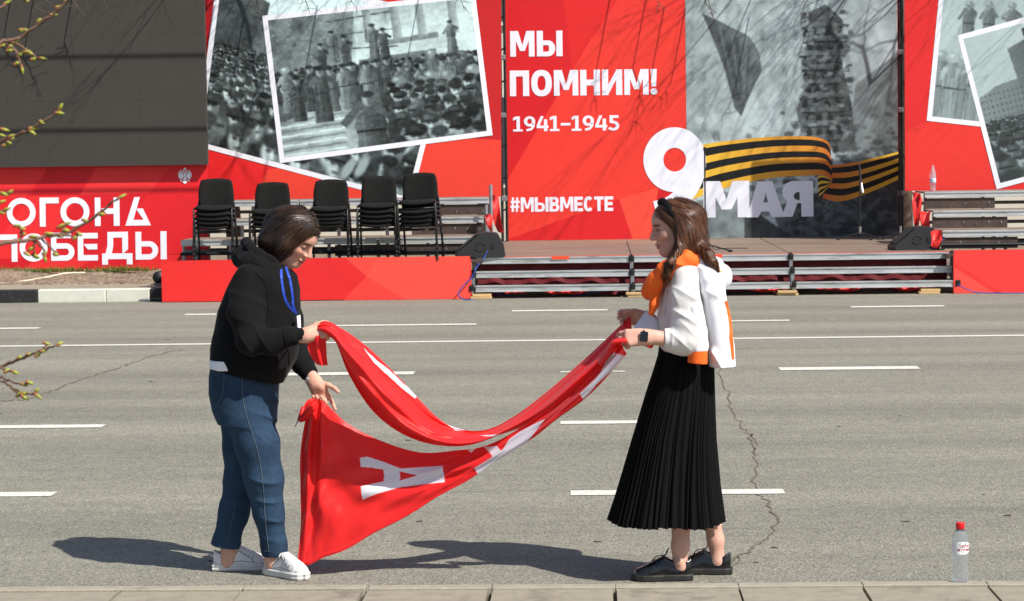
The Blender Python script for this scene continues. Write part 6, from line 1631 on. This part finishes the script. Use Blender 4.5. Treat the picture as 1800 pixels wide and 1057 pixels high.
MB().tube([at(534, 716, 10.13), at(529, 730, 10.12), at(524, 740, 10.12)], [.012, .010, .005], 8).build('corner_knot', M_redplain, fl, True)
cloth('corner_fold', [(552, 700, 10.14), (540, 704, 10.12), (530, 722, 10.11), (523, 738, 10.11)], [(560, 712, 10.09), (553, 722, 10.08), (542, 738, 10.08), (527, 743, 10.10)], 24, 16, shpT, [], fl)
MB().tube([at(524, 740, 10.11), at(521, 746, 10.1), at(518, 750, 10.1)], .0028, 6).build('tie_string', mat('grey_string', (.3, .3, .32), .7), fl, True)
# paper
u = np.linspace(0, 1, 14); q = [np.array(at(*p)) for p in ((1136, 545, 9.93), (1156.5, 562, 9.90), (1157, 586, 9.86), (1109, 582, 9.93))]
U, V = np.meshgrid(u, u, indexing='ij'); Pp = (q[0] * ((1 - U) * (1 - V))[..., None] + q[1] * (U * (1 - V))[..., None] + q[2] * (U * V)[..., None] + q[3] * ((1 - U) * V)[..., None]); Pp[..., 1] -= .02 * np.sin(pi * U) 
idx = np.arange(196).reshape(14, 14); F = np.stack([idx[:-1, :-1], idx[:-1, 1:], idx[1:, 1:], idx[1:, :-1]], -1).reshape(-1, 4)
ps = link('paper_sheet', arrays_mesh('paper_sheet', Pp.reshape(-1, 3), F), mat('white_paper', (.80, .80, .85), .6, translucent=.2)); tag(ps, 'white sheet of paper behind the watch hand of the woman in the skirt', 'paper')
md = ps.modifiers.new('thickness', 'SOLIDIFY'); md.thickness = .001

# ================================================================== bottles
M_pet = mat('clear_plastic', (.84, .90, .97), .02, trans=.93, ior=1.33, spec=.8)
M_petw = mat('empty_plastic', (.80, .86, .92), .12, trans=.75, ior=1.15, spec=.5)
M_cap = mat('red_cap', (.70, .012, .016), .35, bump=.4, bscale=200, bdist=.002)
bp0 = gp(1688, 1021.5, .092); sb = 1.0
bt = thing('water_bottle', bp0, 'clear plastic water bottle with red cap and white label standing on the kerb', 'bottle')
MB().lathe([(.020, .004), (.030, .000), (.032, .006), (.0345, .020), (.034, .036), (.0305, .055), (.0298, .066), (.0310, .085), (.0335, .100), (.0345, .104), (.0335, .108), (.0345, .114), (.0345, .165), (.0338, .178), (.0300, .192), (.0235, .203), (.0165, .209), (.0150, .213), (.0150, .217)], 40, bp0).build('body', M_pet, bt, True)
MB().lathe([(.0165, .2165), (.0175, .2175), (.0178, .226), (.0185, .236), (.0186, .240), (.0170, .2425), (.012, .2430)], 32, bp0).build('cap', M_cap, bt, True)
MB().lathe([(.0170, .2095), (.0185, .2105), (.0185, .2125), (.0170, .2135)], 24, bp0).build('neck_ring', M_pet, bt, True)
def wrap(a, z, r=.0352): return bp0 + Vector((r * math.sin(a), -r * math.cos(a), z))
A0, zc = .35, .1415
V = []; F = []; n = 40
for i in range(n + 1):
    a = -1.75 + 3.05 * i / n; h0 = .026 * (1 - abs((i / n - .55) / .6) ** 3.0); V += [wrap(a, zc - max(h0, .006)), wrap(a, zc + max(h0, .006) * (1 if i > 12 else .9))]
F = [(2 * i, 2 * i + 2, 2 * i + 3, 2 * i + 1) for i in range(n)]
link('label', arrays_mesh('label', V, F), mat('label_white', (.82, .82, .84), .4), bt)
M_lt = mat('label_red', (.30, .010, .028), .5); M_lg = mat('label_green', (.06, .28, .06), .5); M_lb = mat('label_blue', (.05, .22, .55), .5)
def wtext(s, a0, a1, z0, h):
    tot = sum(WID[c] for c in s) + .12 * (len(s) - 1); uu = 0
    for c in s:
        V = []; F = []
        for k, pc in enumerate(glyph(c, WID[c], .27)):
            n = len(V)
            for x, y in pc: V.append(wrap(a0 + (a1 - a0) * (uu + x) / tot, z0 + y * h, .0355 + .00006 * (k % 4)))
            F.append(tuple(range(n, n + len(pc))))
        me = bpy.data.meshes.new('letter'); me.from_pydata(V, [], F); link('letter', me, M_lt, bt); uu += WID[c] + .12
wtext('СВЯТОЙ', -.22, 1.05, .1435, .0115); wtext('ИСТОЧНИК', -.48, 1.22, .1285, .0115)
for k, (z, a0, a1) in enumerate(((.1235, .0, .95), (.1205, .1, .9))):
    MB().add([wrap(a0 + (a1 - a0) * i / 8, z + d, .0355) for d in (0, .0012) for i in range(9)], [(i, i + 1, i + 10, i + 9) for i in range(8)]).build('stripe', M_lg, bt)
MB().add([wrap(a, z, .0355) for a, z in ((-.36, .156), (-.10, .164), (-.08, .1605), (-.3, .154))], [(0, 1, 2, 3)]).build('leaf_mark', M_lg, bt)
MB().add([wrap(a, z, .0355) for a, z in ((.38, .161), (.56, .162), (.60, .158), (.48, .155), (.40, .157))], [(0, 1, 2, 3, 4)]).build('drop_mark', M_lb, bt)
b2 = at(1641, 352, 32.62); b2 = Vector((b2.x, 32.68, 1.275))
bo = thing('water_bottle', b2, 'empty clear plastic bottle standing on the top step of the right platform', 'bottle')
MB().lathe([(.036, 0), (.042, .01), (.040, .06), (.043, .12), (.043, .22), (.040, .26), (.025, .32), (.016, .345), (.014, .375)], 24, b2).build('body', M_petw, bo, True)
MB().lathe([(.0435, .13), (.0437, .135), (.0437, .185), (.0435, .19)], 24, b2).build('label', mat('label_pale', (.55, .66, .78), .5), bo, True)
# dark rubber mat roll on the verge beside the fascia
p = at(281, 490, 31.2)
rb_ = MB(); rb_.tube([(p.x, 31.1, .20), (p.x + .02, 31.6, .22)], [.085, .08], 14); o = rb_.build('rolled_mat', M_blackplast, None, True); tag(o, 'black rolled mat on the earth bank beside the red fascia', 'mat')
o.location.z = .06

# ================================================================== trees
def branch_path(r, p, d, L, n, droop, wig, zmin=-9):
    P = [Vector(p)]; d = Vector(d).normalized()
    for i in range(n):
        if P[-1].z < zmin + .5 and d.z < 0: d.z = abs(d.z) * .5
        d = (d + Vector((r.gauss(0, wig), r.gauss(0, wig), r.gauss(0, wig) - droop))).normalized(); P.append(P[-1] + d * L / n)
    return P, d
def bare_tree(x, y, h, seed, label, lean=(0, -.5), spread=1.0, hang=()):
    r = random.Random(seed); t = thing('bare_tree', (x, y, 0), label, 'tree', 'bare trees behind the banners')
    tp, _ = branch_path(r, (x, y, 0), (0, 0, 1), h * .42, 6, 0, .03)
    MB().tube(tp, [.14 - .013 * i for i in range(7)], 9).build('trunk', M_bark, t, True)
    tw = MB()
    def grow(p, d, L, rad, lev):
        n = 5 if lev < 3 else 4
        P, e = branch_path(r, p, d, L, n, (.0, .01, .05, .10, .16)[lev], (.06, .10, .13, .16, .2)[lev], 5.0)
        if P[-1].z < 4.75 and lev > 1: return
        tw.tube(P, [rad * (1 - .6 * i / n) for i in range(n + 1)], 6 if lev < 2 else (4 if lev < 3 else 3), cap=False)
        if lev >= 4: return
        k = (3, 3, 5, 5)[lev]
        for i in range(k):
            f = r.uniform(.3, 1) if i else 1; q = P[min(n, int(f * n))]; dd = (P[min(n, int(f * n))] - P[max(0, int(f * n) - 1)]).normalized()
            a = r.uniform(.35, 1.0) * spread; ax = Vector((r.gauss(0, 1), r.gauss(0, 1), r.gauss(0, 1))).normalized(); nd = Matrix.Rotation(a, 3, ax) @ dd
            nd += Vector((lean[0], lean[1], 0)) * .18; grow(q, nd, L * r.uniform(.55, .75), rad * .50, lev + 1)
    for i in range(3):
        a = r.uniform(0, 6.28); grow(tp[-1 - (i % 3)], Vector((math.cos(a) * .6 + lean[0], math.sin(a) * .6 + lean[1], 1.0)), h * .30, .040, 0)
    for (hx, hy0, hy1, hY, ln) in hang:
        P0 = at(hx, hy0, hY); Q = [P0 + Vector((.1, .1, 1.0))]
        hw = MB(); P_, e = branch_path(r, P0 + Vector((0, 0, .05)), (r.uniform(-.7, .7), 0, -.8), ln, 6, .02, .16); hw.tube([Q[0]] + P_, [.012] + [.008 * (1 - .12 * i) for i in range(7)], 4, cap=False)
        for k in range(7):
            q = P_[r.randint(1, 5)]; P2, e = branch_path(r, q, (r.uniform(-1, 1), r.uniform(-.4, .4), r.uniform(-.7, .2)), ln * r.uniform(.2, .55), 4, .03, .2); hw.tube(P2, [.005, .0045, .004, .0035, .003], 3, cap=False)
        hw.build('hanging_twig', M_bark, t, True)
    tw.build('branches', M_bark, t, True)
    return t
bare_tree(at(1588, 300, 37.5).x, 37.4, 10.5, 21, 'bare tree whose trunk shows in the gap right of the ruined city backdrop', (-.05, -.9))
bare_tree(4.2, 37.6, 10.8, 22, 'bare tree behind the middle of the slogan backdrop, branches overhanging it', (.1, -.95), 1.0, ((1215, -20, 30, 35.2, .7), (1262, -22, 20, 35.1, .55), (1300, -20, 20, 35.1, .4), (1150, -20, 8, 35.2, .4), (1430, -25, 10, 35.0, .45), (960, -22, 10, 35.2, .35)))
bare_tree(-1.9, 36.8, 10.6, 23, 'bare tree behind the tilted photographs on the left banner', (.0, -.9), 1.0, ((455, -25, 15, 33.4, .55), (520, -22, 10, 33.3, .6), (640, -25, 10, 33.4, .4), (800, -25, 20, 33.6, .45), (430, -22, 10, 33.5, .5)))
bare_tree(-5.6, 35.0, 10.4, 25, 'bare tree behind the dark screen, twigs hanging over its top', (.35, -.9), 1.0, ((22, -20, 40, 32.0, .5), (60, -20, 30, 32.0, .5), (110, -25, 45, 31.9, .6), (170, -25, 15, 32.0, .4)))
bare_tree(10.5, 37.5, 10.8, 26, 'bare tree behind the right photograph banner', (-.2, -.8))
# cables strung high over the pavement (their shadows cross the banners)
for k, (y, z) in enumerate(((30.8, 6.3), (30.8, 5.25), (30.75, 4.72))):
    o = MB().tube([(-60, y, z + .3), (-20, y, z + .05), (0, y, z), (20, y, z + .05), (60, y, z + .3)], .016, 6).build('overhead_cable', M_blackplast); tag(o, ['highest', 'middle', 'lowest'][k] + ' of the three cables strung over the stage, shadow on the banners', 'cable', 'overhead cables')
# pale building seen through the gaps
bd = thing('building', (0, 48, 0), 'pale plastered building behind the banners, seen in the gap beside the scaffold post', 'building')
MB().box((0, 52, 6), (70, 8, 12)).build('wall', mat('pale_plaster', lin(196, 190, 176), .9, var=.08, vscale=1.5), bd)
MB().box((0, 52, 12.2), (71, 9, .5)).build('cornice', M_conc, bd)
M_pane = mat('window_glass', (.05, .06, .07), .08, spec=.6)
for i in range(22):
    for j in range(3):
        x = -32 + i * 3.05; z = 2.2 + j * 3.4; f = MB(); f.box((x, 47.97, z), (1.5, .12, 2.0)); fo = f.build('window', M_kw, bd)
        for q in (-1, 1): MB().box((x + q * .35, 47.90, z), (.62, .02, 1.8)).build('pane', M_pane, fo)

# ---- budding twigs at the left edge, from a young tree standing just outside the picture
YT = 3.3
M_bud = mat('lime_bud', lin(150, 154, 56), .5, var=.2, vscale=90); M_budr = mat('bud_scale', lin(150, 92, 56), .55)
tx = at(-420, 400, YT).x
lt = thing('lime_tree', (tx, YT + .1, .08), 'young lime tree with swelling yellow-green buds reaching in from the left edge', 'tree')
MB().tube([(tx, YT + .1, .0), (tx - .02, YT + .1, 1.2), (tx + .02, YT + .1, 2.4), (tx, YT + .12, 3.6)], [.055, .048, .036, .02], 12).build('trunk', M_bark, lt, True)
rt = random.Random(3)
bud_me = None
def bud_mesh():
    mb = MB(); n = 8; prof = [(.0001, 0), (.0028, .0015), (.0036, .005), (.0034, .0085), (.0020, .0125), (.0003, .0150)]
    for r_, z_ in prof: pass
    mb.lathe(prof[:3], n, (0, 0, 0), 1); mb.lathe(prof[2:], n, (0, 0, 0), 0); return mb.mesh('bud', True)
bud_me = bud_mesh(); bud_me.materials.append(M_bud); bud_me.materials.append(M_budr)
def twig(pix, r0, r1, start=False):
    pts = [at(a, b, YT + .03 * math.sin(a * .02 + b * .013)) for a, b in pix]
    if start:
        p0 = pts[0]; pts = [Vector((tx, YT + .1, p0.z - .12)), Vector((tx + (p0.x - tx) * .5, YT + .05, p0.z - .05))] + pts
    Q = [Vector(q) for q in bez([tuple(p) for p in pts], len(pts) * 5)]; m = len(Q)
    Q = [q + Vector((rt.gauss(0, .0007), rt.gauss(0, .0007), rt.gauss(0, .0007))) for q in Q]
    rr = [(r0 + (r1 - r0) * i / (m - 1)) * (1.25 if i % 5 == 0 else 1) for i in range(m)]
    return MB().tube(Q, rr, 7).build('twig', M_twig, lt, True)
def bud(px, py, ang=None, s=1.0):
    o = bpy.data.objects.new('bud', bud_me); COL.objects.link(o); o.parent = lt; o.matrix_parent_inverse = Matrix.Translation(-Vector(lt.location))
    a = ang if ang is not None else rt.uniform(-.6, .7); d = Vector((math.cos(a), rt.uniform(-.3, .3), math.sin(a)))
    o.location = at(px, py, YT + .03 * math.sin(px * .02 + py * .013)) - d * .007; o.rotation_euler = d.to_track_quat('Z', 'Y').to_euler(); o.scale = (s * rt.uniform(.62, .9),) * 2 + (s * rt.uniform(.65, 1.1),)
twig([(-60, 92), (0, 74), (30, 69), (62, 48), (100, 20), (122, -2), (145, -30)], .0038, .0018, True)
twig([(18, 74), (35, 80), (52, 92), (68, 103), (80, 104)], .0020, .0012); twig([(14, 78), (27, 90), (33, 104), (38, 122)], .0018, .0010); twig([(10, 76), (22, 84), (36, 97)], .0016, .001); twig([(-30, 30), (12, 6), (20, -6)], .002, .0012); twig([(30, -14), (48, 2)], .0015, .001)
for b_ in ((12, 5), (48, 2), (115, 1), (104, 12), (94, 26), (70, 35), (45, 53), (50, 55), (28, 73), (5, 80), (20, 80), (17, 89), (47, 91), (56, 95), (35, 97), (60, 104), (75, 103), (31, 111), (40, 54)): bud(*b_)
bud(39, 122, -1.4)
twig([(-60, 285), (0, 251), (30, 239), (55, 226), (80, 212), (99, 199), (106, 189)], .0030, .0013, True)
for b_ in ((7, 228), (2, 238), (20, 239), (25, 242), (18, 252), (10, 255), (57, 226), (55, 232), (75, 216), (103, 199)): bud(*b_)
bud(106, 189, 1.0)
twig([(-70, 440), (0, 428), (40, 423), (80, 416), (120, 408), (160, 385), (190, 362), (213, 346)], .0042, .0013, True)
for q in ([(33, 423), (39, 410), (34, 398)], [(105, 413), (125, 415), (140, 412)], [(60, 424), (58, 438), (60, 452)], [(73, 420), (92, 438), (103, 447)], [(108, 409), (113, 398), (119, 393)], [(62, 424), (75, 436), (80, 446)], [(-30, 345), (10, 338), (22, 338)], [(-30, 380), (0, 372), (12, 369)]): twig(q, .0018, .0010)
for b_ in ((213, 346), (180, 377), (119, 393), (106, 398), (84, 411), (105, 415), (116, 405), (133, 417), (140, 412), (58, 416), (30, 397), (40, 402), (42, 411), (48, 447), (62, 450), (80, 444), (100, 448), (55, 437), (18, 338), (6, 341), (3, 355), (10, 369), (2, 374), (150, 388)): bud(*b_)
bud(79, 455, -1.4); bud(63, 452, -.8)
twig([(-60, 672), (0, 646), (30, 633), (60, 622), (76, 614), (83, 605)], .0034, .0013, True)
for q in ([(72, 617), (86, 612), (104, 604)], [(0, 646), (12, 651), (28, 656)], [(-40, 652), (0, 664), (19, 671), (39, 676), (51, 673)], [(-40, 650), (0, 669), (19, 680), (40, 691), (59, 692), (65, 686)], [(20, 681), (32, 693), (42, 699)], [(59, 692), (66, 696)], [(-10, 640), (2, 645)]): twig(q, .0020, .0011)
for b_ in ((106, 604), (82, 604), (78, 617), (67, 624), (53, 623), (13, 651), (52, 673), (44, 677), (43, 692), (33, 694), (37, 628)): bud(*b_)
bud(27, 655, -.4); bud(66, 685, .8); bud(66, 696, -.6); bud(43, 699, -.6)
